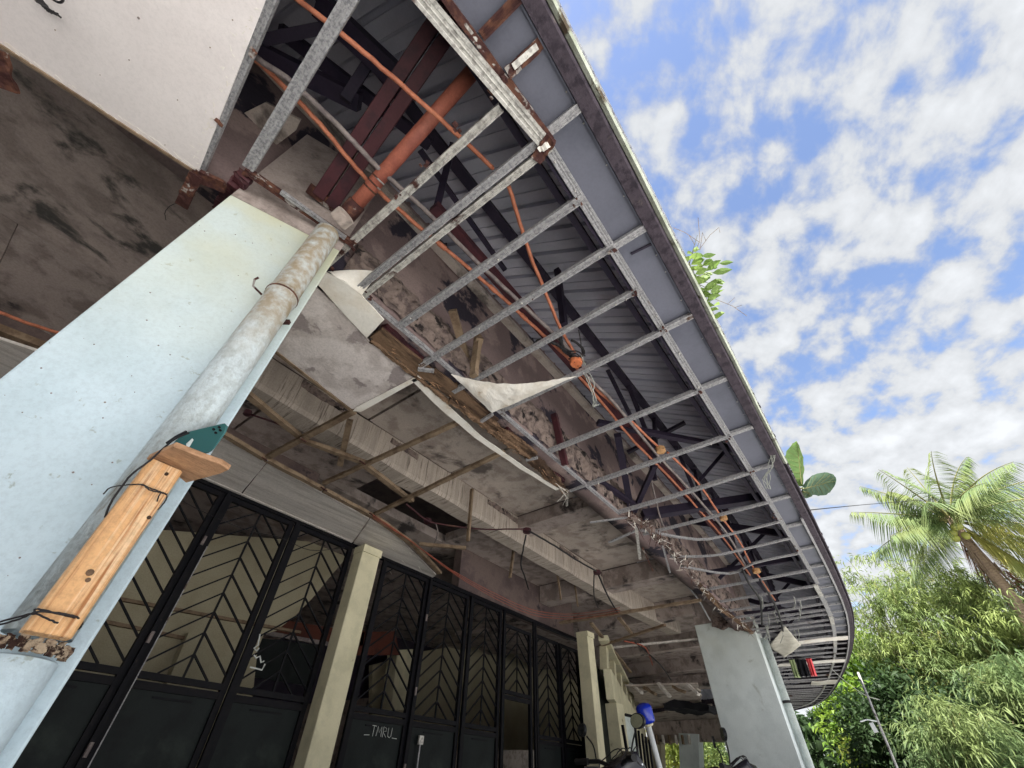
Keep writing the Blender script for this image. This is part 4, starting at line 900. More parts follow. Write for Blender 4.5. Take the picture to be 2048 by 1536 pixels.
b = MB(); prism(b, [onz(x, y, 1.95) for x, y in [(-120,640),(80,705),(30,745),(-120,860)]][::-1], (0,0,.02)); solo('porch_panel', b, 'strip', 'pale lower ceiling panel at the left edge behind the column', 'panel')

# ------------------------------------------------------------------ prop on the column: pine post, plank, phone
pp = thing('pine_prop', 'fresh orange pine post wired to the drainpipe', 'wooden post', ony(90,1275,1.13))
d3 = Vector((.0,.0,1)); pa = ony(92,1272,1.125); pb = ony(330,935,1.125)
b = MB(); d, s_, u_ = frame(pa, pb, up=(0,-1,0))
prof = [(-.034,-.019),(.029,-.019),(.033,-.014),(.033,.013),(.028,.019),(-.030,.019),(-.035,.013)]
extrude(b, prof, pa, pb, up=(0,-1,0)); put('post', b, 'pine', pp, bev=.002)
for (x, y, r) in ((180,1145,.006),(176,1160,.004),(298,1035,.004),(333,948,.004)):
    c = ony(x, y, 1.1055); b = MB(); lathe(b, c, (0,-1,0), [(r,-.002),(r,.001),(r*.5,.002)], 10); put('knot', b, 'rot', pp)
pk = thing('plank_shelf', 'small rough plank nailed flat on top of the pine post', 'plank', ony(380,930,1.1))
zt_ = pb.z+.004
def onzz(x, y, z): return onz(x, y, z-H)
pl = [onzz(x, y, zt_) for x, y in [(296,916),(318,896),(352,898),(400,915),(454,945),(440,950),(376,968),(362,962),(345,935),(300,920)]]
pl = [onzz(x, y, zt_) for x, y in [(292,918),(346,893),(402,915),(440,928),(458,940),(440,948),(372,966),(352,950),(340,938),(308,930)]]
b = MB(); prism(b, pl[::-1], (0,0,.013)); put('plank', b, 'plank', pk, bev=.002)
ph = thing('smartphone', 'teal smartphone with a camera bump leaning on the plank shelf', 'phone', ony(410,880,1.1))
o = [ony(x, y, Y) for x, y, Y in [(352,890,1.12),(372,866,1.125),(446,846,1.16),(456,852,1.165),(426,898,1.13),(400,905,1.11)]]
nrm = (o[2]-o[0]).cross(o[4]-o[0]).normalized()
if nrm.dot(Vector((0,0,H))-o[0]) < 0: nrm = -nrm
# planar corners
c0 = o[0]; ax = (o[2]-o[0]); ay = (o[4]-o[2])
def onplane(x, y):
    v = Vector(ray(x, y).tolist()); t = (c0-Vector(CAM.tolist())).dot(nrm)/v.dot(nrm); return Vector(CAM.tolist())+v*t
pl = [onplane(x, y) for x, y in [(340,900),(352,880),(372,864),(440,848),(450,846),(456,853),(452,865),(428,898),(420,903),(402,906),(370,903)]]
b = MB(); prism(b, pl, -nrm*.008); put('body', b, 'phone', ph, bev=.0015)
b = MB(); q = [onplane(x, y) for x, y in [(452,851),(456,853),(452,865),(428,898),(424,900),(448,864)]]; prism(b, [p+nrm*.0006 for p in q], -nrm*.002); put('edge', b, 'phonemid', ph)
for x, y in ((427,859),(438,855),(431,866),(440,861)):
    b = MB(); lathe(b, onplane(x, y), nrm, [(.0038,-.001),(.0038,.0016),(.003,.002)], 12); put('lens', b, 'glassblk', ph)
b = MB(); c = [onplane(x, y)+nrm*.0007 for x, y in [(372,888),(384,877),(387,880),(380,892),(374,899)]]; prism(b, c, -nrm*.001); put('sticker', b, 'board', ph)
pipe('charger_cable', [ony(x, y, Y) for x, y, Y in [(378,866,1.10),(350,878,1.08),(325,898,1.08),(295,925,1.08),(262,950,1.10),(240,978,1.12),(222,1005,1.13),(210,1035,1.14)]], .0021, 'wire', 'black cable trailing from the smartphone down the drainpipe', 'cable', wobs=.0004)
b = MB(); tube(b, [ony(372,864,1.105), ony(352,874,1.098), ony(334,886,1.09)], .0042, 8, r1=.0032); solo('cable_plug', b, 'plastic', 'black plug of the cable at the phone end', 'plug')
def tie(name, pts, Y, label, r=.0014):
    b = MB()
    for pl_ in pts: tube(b, wob([ony(x, y, yy) for x, y, yy in pl_], .0006, 6), r, 6)
    solo(name, b, 'wire', label, 'wire')
tie('binding_wire', [[(207,988,1.15),(222,975,1.14),(262,969,1.11),(285,970,1.098),(300,980,1.095),(320,985,1.097),(333,990,1.11),(330,1003,1.13),(315,1020,1.14)], [(283,968,1.097),(300,976,1.094),(318,983,1.096),(334,988,1.11)], [(322,984,1.096),(316,996,1.096),(312,1010,1.12)]], 1.1, 'thin wire twisted round the upper part of the pine post')
tie('binding_wire', [[(-10,1252,1.15),(40,1238,1.12),(72,1224,1.098),(110,1225,1.095),(150,1233,1.10),(165,1243,1.12),(160,1255,1.13),(150,1262,1.14)], [(-10,1246,1.15),(40,1233,1.12),(72,1228,1.098),(100,1240,1.095),(116,1247,1.095)], [(68,1222,1.098),(76,1218,1.094),(120,1228,1.094),(155,1237,1.11)]], 1.1, 'thick wire twisted round the bottom of the pine post', .0016)

# ------------------------------------------------------------------ chevron gates
GY = 4.13; GT = H+1.87; GM = H+.53
def gate(x0, x1, label, Y0=GY, Y1=GY, zt=GT, ndoor=False, zlow=None, xflip=False):
    """one leaf: frame, centre bar, slats, mid rails, sheet-metal bottom. runs from (x0,Y0) to (x1,Y1)"""
    t = thing('gate_leaf', label, 'gate', (x0, Y0, 0), 'black chevron gate leaves')
    A = Vector((x0, Y0, 0)); B = Vector((x1, Y1, 0)); D = (B-A)
    def G(u, z, off=0): p = A+D*u; return Vector((p.x, p.y-off, z))
    L = D.length; e = .022/L; sw = .045
    for u in (e, 1-e): b = MB(); bar(b, G(u, .03), G(u, zt), sw, .04, up=(0,1,0)); put('stile', b, 'black', t)
    zl = GM if zlow is None else zlow
    for z, h_ in ((zt-.02,.04),(zl,.04),(zl-.055,.045),(.06,.05)):
        b = MB(); bar(b, G(2*e, z), G(1-2*e, z), .035, h_); put('rail', b, 'black', t)
    b = MB(); bar(b, G(.5, zl+.02), G(.5, zt-.04), .014, .014, up=(0,1,0)); put('centre_bar', b, 'black', t)
    rise = L/2*.72; z = zl+.02-rise; k = 0
    while z < zt-.05:
        for side in (0, 1):
            u0, u1 = (2*e, .5) if side == 0 else (1-2*e, .5)
            za, zb_ = z, z+rise
            if za < zl+.02:
                f_ = (zl+.02-za)/rise; u0 = u0+(u1-u0)*f_; za = zl+.02
            if zb_ > zt-.04:
                f_ = (zt-.04-za)/(zb_-za); u1 = u0+(u1-u0)*f_; zb_ = zt-.04
            if abs(u1-u0)*L > .03:
                b = MB(); bar(b, G(u0, za, .002*k % .003), G(u1, zb_), .012, .016, up=(0,1,0)); put('slat', b, 'black', t)
        z += .145; k += 1
    if ndoor: return t
    b = MB(); bar(b, G(2*e, (zl-.06)/2+.03, -.006), G(1-2*e, (zl-.06)/2+.03, -.006), .008, zl-.12); put('sheet_panel', b, 'panel', t)
    b = MB(); bar(b, G(.3, zl-.11), G(.7, zl-.11), .012, .012); put('stiffener', b, 'black', t)
    return t
gate(-.35, .38, 'chevron gate leaf hidden mostly behind the foreground column')
gate(.40, 1.10, 'leftmost chevron gate leaf showing, right of the foreground column')
gate(1.13, 1.79, 'chevron gate leaf in front of the pale arched wall, between two thick posts')
gate(1.83, 2.50, 'chevron gate leaf left of the near cream post, with the chalkboard behind')
gate(2.95, 3.66, 'chevron gate leaf right of the near cream post, scratched letters on its sheet')
gate(3.69, 4.42, 'chevron gate leaf with the white latch on its sheet')
gate(4.48, 5.14, 'chevron gate leaf just left of the dark doorway')
gate(5.20, 5.86, 'chevron door leaf above the dark doorway opening', zt=H+1.72, zlow=H+.93, ndoor=True)
gate(5.98, 6.62, 'chevron gate leaf just right of the dark doorway', zt=H+1.74)
gate(6.66, 7.25, 'farthest and narrowest chevron gate leaf, next to the far cream post', zt=H+1.74)
gf = thing('gate_surround', 'black steel frame that carries the chevron gate leaves', 'frame', (2.5,GY,0))
b = MB(); bar(b, (-1, GY, GT+.03), (7.35, GY, GT+.03), .05, .045); put('head_rail', b, 'black', gf)
for x in (1.115, 1.81, 2.93, 3.675, 4.45, 5.17, 5.90, 5.95): b = MB(); bar(b, (x, GY-.035, 0), (x, GY-.035, GT+.005), .03, .03, up=(0,1,0)); put('mullion', b, 'black', gf)
for x in (1.13, 3.69): 
    for z in (1.0, 1.6, 2.3): b = MB(); tube(b, [(x-.015,GY-.055,z), (x-.015,GY-.055,z+.07)], .012, 8); put('hinge', b, 'greypipe', gf)
b = MB(); tube(b, [(1.16,GY-.06,.9), (1.16,GY-.06,2.3)], .004, 6); put('pull_rod', b, 'galv', gf)
b = MB(); tube(b, [(3.86,GY-.03,H+.12),(3.86,GY-.03,H+.34)], .008, 6); put('latch_rod', b, 'galv', gf); b = MB(); bar(b, (3.86,GY-.032,H+.32), (3.86,GY-.032,H+.39), .06, .02, up=(0,1,0)); put('latch_plate', b, 'galv_b', gf)
# sagging thin cable on the gates
pipe('gate_wire', [ony(x, y, GY-.04) for x, y in [(360,1000),(430,1035),(500,1062),(560,1075),(620,1100),(690,1095)]], .003, 'wire', 'thin black wire strung across the tops of the nearest chevron gates', 'wire')
# scratched letters
par = [q for q in bpy.data.objects if q.get('label', '').endswith('scratched letters on its sheet')][0]
def glyph(strokes, ox, sc=.075, pr=par):
    b = MB(); o_ = ony(728, 1470, GY-.012)
    for st_ in strokes: tube(b, [o_+Vector((ox+x*sc+random.uniform(-.002,.002), 0, z*sc+random.uniform(-.002,.002))) for x, z in st_], .0026, 4)
    put('scratched_letter', b, 'teallow', pr)
glyph([[(0,0),(.8,.05)]], .0); glyph([[(0,1),(.7,1)],[(.35,1),(.3,0)]], .075); glyph([[(0,0),(.1,1),(.4,.4),(.7,1),(.75,0)]], .14); glyph([[(0,0),(0,1),(.5,.9),(.5,.6),(0,.5),(.6,0)]], .215); glyph([[(0,1),(.05,.15),(.35,0),(.6,.2),(.6,1)]], .275); glyph([[(0,.0),(.8,0)]], .335)

# notice board, dark opening, near the bikes
nb = thing('notice_board', 'white notice board on the wall beyond the far cream post', 'board', (9.5,4.2,0))
q = [onx(1252,1432,9.0)]; 
b = MB(); A = onx(1247,1432,9.0); B = onx(1268,1434,9.4); B.z = A.z; Cc = Vector((B.x,B.y,A.z-.55)); Dd = Vector((A.x,A.y,A.z-.55)); prism(b, [A,B,Cc,Dd], (.03,.03,0)); put('panel', b, 'board', nb)
b = MB(); bar(b, A+Vector((-.02,-.02,.02)), B+Vector((.02,-.02,.02)), .04, .04); put('top_edge', b, 'black', nb)

# ------------------------------------------------------------------ hanging cloths under the far eave
b = MB()
def cl(u, v):
    a = onz(1570,1252,1.86).lerp(onz(1602,1290,1.86), u); c = onz(1538,1292,1.84).lerp(onz(1568,1316,1.80), u); q = a.lerp(c, v)
    return q+Vector((0,0,.02*math.sin(u*6)*math.sin(v*4)))
sheet(b, cl, 14, 14, (0,0,.004)); solo('hanging_board_flap', b, 'cloth', 'diamond-shaped off-white flap of board hanging under the far joists', 'board', smooth=True)
def cloth(x0, x1, y0, y1, m, label, X=9.0):
    b = MB()
    def f(u, v):
        p = onx(x0+(x1-x0)*u, y0, X); q = onx(x0+(x1-x0)*u+(y1-y0)*.32, y1, X); r = p.lerp(q, v); r.x += .03*math.sin(u*14)*(.3+v); return r
    sheet(b, f, 24, 8, (.01,0,0)); return solo('hanging_cloth', b, m, label, 'laundry', 'laundry hung under the far eave', smooth=True)
cloth(1577,1588,1318,1355,'clothg','pale green strip of laundry left of the black cloth')
cloth(1589,1610,1318,1353,'clothb','black cloth hanging between green and red laundry')
cloth(1611,1622,1316,1352,'clothr','red cloth, rightmost piece of laundry under the far eave')
pipe('clothes_line', [onx(x, y, 8.97) for x, y in [(1510,1358),(1570,1322),(1625,1316),(1660,1318)]], .006, 'wire', 'thin line carrying the laundry under the far eave', 'line')

# ------------------------------------------------------------------ motorbikes
def moto(loc, ang, label, m='mbody', beacon=False):
    t = thing('motorbike', label, 'motorbike', loc, 'parked motorbikes'); Lc = Vector(loc)
    ca, sa = math.cos(ang), math.sin(ang)
    def T(x, y, z): return Vector((Lc.x+ca*x-sa*y, Lc.y+sa*x+ca*y, z*1.045))
    ax = T(0,1,0)-T(0,0,0)
    for x in (-.62, .62):
        c = T(x, 0, .29)
        b = MB(); lathe(b, c-ax*.04, ax, [(.20,0),(.27,.0),(.29,.02),(.29,.06),(.27,.08),(.20,.08)], 24); w_ = put('wheel', b, 'tyre', t, True)
        b = MB(); lathe(b, c-ax*.02, ax, [(.03,0),(.195,.0),(.195,.04),(.03,.04)], 20)
        base = wpos(w_); rm = put('rim', b, 'chrome', w_)
    b = MB(); rough(b, T(-.75,0,.66), T(.12,0,.62), .24, .14, .006, 12, 4, freq=6); put('seat', b, 'plastic', t, True)
    b = MB(); rough(b, T(-.6,0,.50), T(.15,0,.46), .22, .22, .01, 10, 4, freq=5); put('body', b, m, t, True)
    b = MB(); rough(b, T(.22,0,.45), T(.42,0,.92), .34, .10, .01, 10, 4, freq=5); put('leg_shield', b, m, t, True)
    b = MB(); rough(b, T(.30,0,.92), T(.52,0,1.02), .20, .16, .012, 10, 4, freq=6); put('handlebar_cowl', b, m, t, True)
    b = MB(); lathe(b, T(.50,0,.98), T(1,0,.2)-T(0,0,0), [(.0,0),(.07,.0),(.085,.03),(.06,.07),(.0,.08)], 16); put('headlight', b, 'mirror', t, True)
    for k in (-1, 1):
        b = MB(); tube(b, [T(.55,k*.07,.9), T(.66,k*.07,.3)], .022, 8); put('fork', b, 'chrome', t)
        b = MB(); tube(b, [T(.34,k*.06,1.0), T(.32,k*.18,1.03), T(.24,k*.36,1.03)], .014, 8); hb = put('handlebar', b, 'plastic', t)
        b = MB(); tube(b, [T(.27,k*.26,1.03), T(.23,k*.38,1.03)], .021, 10); put('grip', b, 'plastic', hb)
        b = MB(); tube(b, [T(.36,k*.24,1.02), T(.37,k*.26,1.0), T(.30,k*.37,1.0)], .006, 6); put('brake_lever', b, 'chrome', hb)
        b = MB(); tube(b, wob([T(.32,k*.22,1.04), T(.33,k*.26,1.12), T(.32,k*.33,1.18)], 0), .006, 6); mm_ = put('mirror', b, 'plastic', t)
        b = MB(); c = T(.32,k*.37,1.22); nn = T(-1,k*.1,.03)-T(0,0,0); ring = []
        d_, s2, u2 = frame(c, c+nn)
        ring = [c+s2*(.068*math.cos(a)*(1.15 if math.cos(a)*k > 0 else .9))+u2*(.045*math.sin(a)) for a in [2*math.pi*j/16 for j in range(16)]]
        prism(b, ring, d_*.02); put('mirror_shell', b, 'plastic', mm_)
        b = MB(); prism(b, [c+(q-c)*.9+d_*.0205 for q in ring], d_*.002); put('mirror_glass', b, 'mirror', mm_)
    b = MB(); rough(b, T(.45,0,.60), T(.85,0,.60), .12, .04, .004, 10, 3, freq=5); put('mudguard', b, m, t, True)
    b = MB(); tube(b, [T(-.1,.14,.25), T(-.7,.16,.34)], .04, 10); put('exhaust', b, 'chrome', t)
    b = MB(); bar(b, T(-.80,0,.68), T(-.84,0,.70), .12, .06); put('tail_light', b, 'clothr', t)
    b = MB()
    for k in range(4): tube(b, wob([T(.33,-.2+.12*k,1.03), T(.48,-.1+.07*k,1.1), T(.52,0,.9)], .004), .004, 5)
    put('control_cables', b, 'wire', t)
    return t, T
moto((3.49,2.07,0), rad(-28), 'dark motorbike nearest the camera, its mirrors cutting the bottom edge below the blue beacon')
moto((4.95,1.78,0), rad(-66), 'second dark motorbike parked behind the first, left of the far blade column')
bc = thing('beacon_pole', 'white pole topped by a blue beacon lamp standing behind the nearest motorbike', 'beacon', (5,2.07,0))
a, c = ony(1322,1545,2.1), ony(1297,1452,2.1)
b = MB(); tube(b, [a-(c-a)*2.2, a, c], .026, 12); put('pole', b, 'whitepole', bc, True)
b = MB(); lathe(b, c, (c-a), [(.03,0),(.05,.005),(.05,.02),(.04,.025)], 16); put('collar', b, 'cream', bc)
b = MB(); dd = (c-a).normalized(); lathe(b, c+dd*.025, dd, [(.058,0),(.075,.008),(.078,.03),(.078,.12),(.062,.145),(.03,.155),(0,.157)], 20); put('blue_lamp', b, 'bluelamp', bc, True)
b = MB(); bar(b, onx(1245,1450,6.4), onx(1270,1600,6.4), .03, .03); 
for k in range(5): bar(b, onx(1270+k*7,1455+k*6,6.4), onx(1285+k*7,1600,6.4), .022, .022)
solo('bar_grille', b, 'black', 'black barred grille behind the beacon pole', 'grille')
# junk hanging in the far porch
b = MB(); rough(b, onx(1340,1415,9), onx(1425,1418,9), .5, .10, .05, 10, 4, freq=3); solo('dark_canopy', b, 'clothb', 'dark sagging canopy under the far porch ceiling', 'canopy')
for (x0, y0, x1, y1, z, lab) in ((1250,1372,1395,1382,1.75,'tan ceiling board nearest in the far porch'),(1300,1430,1425,1424,1.6,'lower tan ceiling board in the far porch')):
    b = MB(); prism(b, jag([onz(x0,y0,z), onz(x1,y1-14,z), onz(x1+8,y1+22,z), onz(x0+40,y0+48,z)], .05, .3)[::-1], (0,0,.03)); solo('far_ceiling_board', b, 'concrete_l', lab, 'ceiling board')
for k in range(5):
    b = MB(); rough(b, onx(1262+k*28, 1368+6*(k % 2), 11), onx(1262+k*28+22, 1384+5*(k % 3), 11), .16, .05, .02, 12, 3, freq=5); put('flaking_plank', b, 'batten' if k % 2 else 'strip', wf)

b = MB(); prism(b, jag([onx(x, y, 15.8) for x, y in [(1285,1436),(1450,1428),(1458,1484),(1395,1484),(1330,1486),(1300,1494)]], .03, .3), (.1,0,0)); solo('far_plank_valance', b, 'mould', 'torn brown plank valance above the gaps at the far end of the porch', 'planks')
b = MB(); prism(b, [onx(x, y, 15.7) for x, y in [(1357,1466),(1396,1468),(1402,1600),(1362,1600)]], (.4,0,0)); solo('far_wall_pier', b, 'blue2', 'grey wall pier between the two sunny gaps at the far end of the porch', 'pier')
b = MB(); prism(b, [onx(x, y, 15.7) for x, y in [(1280,1470),(1322,1484),(1326,1600),(1280,1600)]], (.3,0,0)); solo('far_wall_pier', b, 'creamin', 'cream wall end left of the leftmost sunny gap at the far end of the porch', 'pier')
for k in range(6):
    b = MB(); x = 1312+k*13; bar(b, onx(x, 1470, 15.6), onx(x+3, 1489, 15.6), .12, .04); solo('valance_slat', b, 'strip' if k % 2 else 'batten', ('first','second','third','fourth','fifth','sixth')[k]+' short slat from the left hanging over the far sunny gaps', 'slat')

# ------------------------------------------------------------------ vegetation helpers
def leaves(name, C, D, Ln, Wd, m, parent=None, droop=.25, kind=None, fold=.25):
    """C: n x3 bases, D: unit directions, lengths, widths -> lance-shaped folded leaves (4 tris each)"""
    n = len(C); D = D/np.linalg.norm(D, axis=1)[:, None]; up = np.tile([0,0,1.], (n,1))+rng.normal(0,.5,(n,3))
    S = np.cross(D, up); S /= (np.linalg.norm(S, axis=1)[:, None]+1e-9); N = np.cross(S, D)
    Ln = Ln[:, None]; Wd = Wd[:, None]; dz = np.array([0,0,-1.])
    base = C; mid = C+D*Ln*.45+dz*Ln*droop*.15; tip = C+D*Ln+dz*Ln*droop
    l = mid-S*Wd/2+N*Wd*fold; r = mid+S*Wd/2+N*Wd*fold
    V = np.stack([base, l, mid, r, tip], 1).reshape(-1, 3); o = (np.arange(n)*5)[:, None]
    F = np.concatenate([o+[0,2,1], o+[0,3,2], o+[1,2,4], o+[2,3,4]], 0)
    if parent is not None: V = V-np.array(wpos(parent))
    return link(name, mesh_np(name, V, F), m, parent, kind=kind)
def rdir(n): v = rng.normal(0,1,(n,3)); return v/np.linalg.norm(v, axis=1)[:, None]
def bamboo(x, y, h, rad_, nculm, nl, label, m='leaf_bam', lean=(0,0), ll=.26, seedz=0, group='bamboo clumps beyond the building'):
    t = thing('bamboo_clump', label, 'bamboo', (x, y, 0), group)
    b = MB(); tips = []
    for k in range(nculm):
        a = random.uniform(0, 2*math.pi); r0 = random.uniform(0, .5); r1 = random.uniform(.3, 1)*rad_; hh = h*random.uniform(.55, 1.0)
        P = []
        for i in range(9):
            u = i/8; rr = r0+(r1-r0)*u**2.2; zz_ = hh*(math.sin(u*1.5)/math.sin(1.5)) if u < .8 else hh*(math.sin(u*1.5)/math.sin(1.5))-(u-.8)*h*.12
            P.append(Vector((x+rr*math.cos(a)+lean[0]*u*u, y+rr*math.sin(a)+lean[1]*u*u, zz_)))
        tube(b, P, .022, 5, r1=.004, caps=False); tips.append(P)
    put('culms', b, 'culm', t)
    per = nl//nculm; Cs = []; Ds = []
    for P in tips:
        nsp = max(6, per//14)
        for j in range(nsp):
            u = random.random()**.7*.97+.03; i = min(7, int(u*8)); c = P[i].lerp(P[i+1], u*8-i)
            sd_ = Vector(rdir(1)[0].tolist()); sd_.z = sd_.z*.4+.1; ln = random.uniform(.2, 1.0)*(.5+.5*u)
            tipc = c+sd_*ln; tipc.z -= ln*.25
            q = 14; cc_ = np.array(c)+np.outer(rng.uniform(.3,1,q), np.array(tipc-c)); cc_ += rng.normal(0,.05,(q,3))
            dd_ = np.array(sd_)*.7+rdir(q)*.75; dd_[:,2] -= .45
            Cs.append(cc_); Ds.append(dd_)
    C = np.concatenate(Cs); D = np.concatenate(Ds); n = len(C)
    leaves('foliage', C, D, rng.uniform(.6,1.25,n)*ll, rng.uniform(.8,1.3,n)*ll*.14, m, t, droop=.3)
    return t
bamboo(19.5,-.9,7.2,2.2,60,22000,'left clump of bamboo beside the curved end of the eave','leaf_bam', ll=.21)
bamboo(19.4,-3.6,6.2,2.3,60,24000,'bamboo clump standing below the coconut crown','leaf_bam', ll=.22)
bamboo(21.6,-2.6,8.2,2.4,56,20000,'tallest bamboo clump, its top just left of the coconut palm','leaf_bam', ll=.21)
bamboo(18.2,-5.8,5.2,2.2,54,20000,'bamboo clump at the right edge under the palm trunk','leaf_bam', ll=.24)
bamboo(15.0,-2.4,3.4,1.7,44,17000,'low dark bamboo clump at the bottom right','leaf_bamd', ll=.20)
bamboo(14.2,-.4,2.5,1.0,28,8000,'small dark bamboo clump right of the slanting pole','leaf_bamd', ll=.19)
def bush(name, x, y, z0, rx, ry, rz, nl, m, label, cat, ll=.16, wd=.5, clumps=30, group=None, trunk=True, droop=.2):
    t = thing(name, label, cat, (x, y, 0), group)
    cc_ = rdir(clumps)*np.array([rx,ry,rz])*rng.uniform(.45,1,(clumps,1))+np.array([x,y,z0])
    b = MB()
    if trunk:
        tube(b, [(x,y,0),(x+.1,y,z0*.6),(x,y,z0)], .12, 8, r1=.05)
        for c in cc_[:14]: tube(b, [(x,y,z0*.6), tuple((c+np.array([x,y,z0]))/2), tuple(c)], .04, 5, r1=.008, caps=False)
        put('trunk', b, 'bark', t)
    k = rng.integers(0, clumps, nl); C = cc_[k]+rng.normal(0,1,(nl,3))*np.array([rx,ry,rz])*.2
    D = (C-np.array([x,y,z0]))*.4/max(rx,rz)+rdir(nl)*.7
    leaves('crown', C, D, rng.uniform(.6,1.3,nl)*ll, rng.uniform(.7,1.2,nl)*ll*wd, m, t, droop=droop)
    return t
bush('broadleaf_tree', 22.5, 1.3, 4.0, 2.0,1.7,1.8, 11000,'leaf_lime','bright lime-green leafy tree behind the curved end of the eave','tree', ll=.22, wd=.5, clumps=34, group='trees beyond the eave')
bush('broadleaf_tree', 20.5, 1.0, 2.6, 1.3,1.3,1.5, 7000,'leaf_lime','lower leafy tree in front of the lime-green one, left of the slanting pole','tree', ll=.20, wd=.5, clumps=26, group='trees beyond the eave')
bush('flowering_bush', 21.5, 1.35, 1.85, 1.35,.85,1.0, 11000,'leaf_yel','yellow-green fine-leaved bush at the bottom beside the far column','bush', ll=.14, wd=.35, clumps=30, droop=.6, trunk=False)
bush('flowering_bush', 18.5, .25, 1.15, .95,.7,.7, 8000,'leaf_yel','lower yellow-green bush at the bottom edge left of the pole','bush', ll=.12, wd=.35, clumps=24, droop=.6, trunk=False)
bush('dark_shrub', 17.5, .4, 1.9, 1.4,1.3,1.3, 9000,'leaf_dark','dark shrub filling the gap behind the slanting pole','shrub', ll=.2, wd=.4, clumps=30)
bush('dark_shrub', 17.0, -1.6, 1.8, 1.6,1.6,1.5, 9000,'leaf_dark','dark shrub right of the slanting pole behind the low bamboo','shrub', ll=.2, wd=.4, clumps=30)
bush('dark_shrub', 19.0, -5.5, 1.8, 1.8,2.6,1.7, 9000,'leaf_dark','dark shrub behind the bamboo at the right edge','shrub', ll=.2, wd=.4, clumps=30)
bush('garden_shrub', 23.5, 9.3, 1.8, 1.2,1.4,1.5, 7000,'leaf_yel','sunny shrub seen through the leftmost gap at the end of the porch','shrub', ll=.16, wd=.5, clumps=26, trunk=False)
bush('garden_shrub', 23.5, 7.0, 1.8, 1.2,1.5,1.5, 7000,'leaf_bam','green shrub seen through the gap beside the far blade column','shrub', ll=.16, wd=.4, clumps=26, trunk=False)
# papaya-like leaves behind the eave end
pt = thing('papaya_tree', 'small tree with big lobed hanging leaves just right of the far column', 'tree', (19.8,.95,0))
b = MB(); tube(b, [(19.8,.95,0),(19.82,.9,2.0),(19.8,.85,3.2)], .09, 8, r1=.05); put('trunk', b, 'bark', pt)
for k in range(9):
    a = k*2.4; c = Vector((19.8,.85,3.2)); e_ = c+Vector((math.cos(a)*.8, math.sin(a)*.8, random.uniform(-.3,.5)))
    b = MB(); tube(b, [c, c.lerp(e_,.5)+Vector((0,0,.08)), e_], .008, 5); lf = put('stalk', b, 'culm', pt)
    b = MB(); n = 7
    for j in range(n):
        th = a+(j-3)*.5; tip = e_+Vector((math.cos(th)*.5, math.sin(th)*.5, -.28)); sd_ = Vector((-math.sin(th), math.cos(th), 0))*.075; m_ = e_.lerp(tip, .5)
        b.add([e_, m_-sd_, tip, m_+sd_], [(0,1,2,3)])
    put('leaf', b, 'leaf_lime', lf)
# distant green mass
n = 26000; az = rng.uniform(-.62, .30, n); rr = rng.uniform(30, 40, n)
hmax = 3.6+1.2*np.sin(az*23)+.8*np.sin(az*51+1)
C = np.stack([rr*np.cos(az), rr*np.sin(az), rng.uniform(0,1,n)**.8*hmax], 1); C[:,1] += 2
o = leaves('far_treeline', C, rdir(n)+np.array([0,0,.2]), rng.uniform(.3,.7,n), rng.uniform(.2,.4,n), 'leaf_dark', kind='stuff')
o['label'] = 'dark green undergrowth closing the view behind the bamboo'; o['category'] = 'undergrowth'

# coconut palm
PC = at(1902,1040,19.5)
palm = thing('coconut_palm', 'tall coconut palm leaning in from the right with yellow-green nuts', 'palm', (PC.x+2.5,PC.y-4.2,0))
T1 = at(2030,1205,19.3)
b = MB(); dirn = (T1-PC); P = [PC+Vector((0,0,.1)), PC.lerp(T1,.45)+Vector((0,0,.05)), T1, T1+dirn*.9+Vector((0,0,-.5)), Vector((palm.location.x,palm.location.y,0))]
Pw = wob(P, 0, 8); rr = [.17+.004*i for i in range(len(Pw))]
tube(b, Pw, .12, 14, r1=.2); put('trunk', b, 'bark', palm, True)
b = MB()
for i in range(12):
    a0 = random.uniform(0,6.28); o0 = Vector((math.cos(a0)*.2, math.sin(a0)*.2, 0)); c = PC.lerp(T1, random.uniform(.1,.6))+o0; e_ = PC.lerp(T1, random.uniform(.7,1.15))+o0*random.uniform(1,2)+Vector((0,0,-.15)); bar(b, c, e_, .07, .015, ends=(1,.3))
put('hanging_sheaths', b, 'bark', palm)
def frond(tipd, Lf, m, sag, label=None, nleaf=62, ll=.80, base=PC):
    d = Vector(tipd).normalized(); pts = []
    for i in range(13):
        u = i/12; p = base+d*(Lf*u); p = p+Vector((0,0,-sag*u*u*Lf)); pts.append(p)
    b = MB(); tube(b, pts, .035, 5, r1=.006, caps=False); fo = put('frond', b, 'culm' if m != 'leaf_palmd' else 'leaf_palmd', palm)
    Cs=[];Ds=[];Ls=[]
    for j in range(nleaf):
        u = .14+.86*j/nleaf; i = min(11, int(u*12)); c = pts[i].lerp(pts[i+1], u*12-i); tg = (pts[i+1]-pts[i]).normalized(); sd_ = tg.cross(Vector((0,0,1))).normalized()
        for k in (-1,1):
            D = sd_*k*.95+tg*.55+Vector((0,0,-.35-.35*random.random()))
            Cs.append(tuple(c)); Ds.append(tuple(D)); Ls.append(ll*math.sin(min(1,(u*1.15))*math.pi*.85+.25)*random.uniform(.85,1.1)+.12)
    n = len(Cs); Ls = np.array(Ls)
    leaves('leaflets', np.array(Cs), np.array(Ds), Ls, np.full(n,.032), m, fo, droop=.75, fold=.1)
    return fo
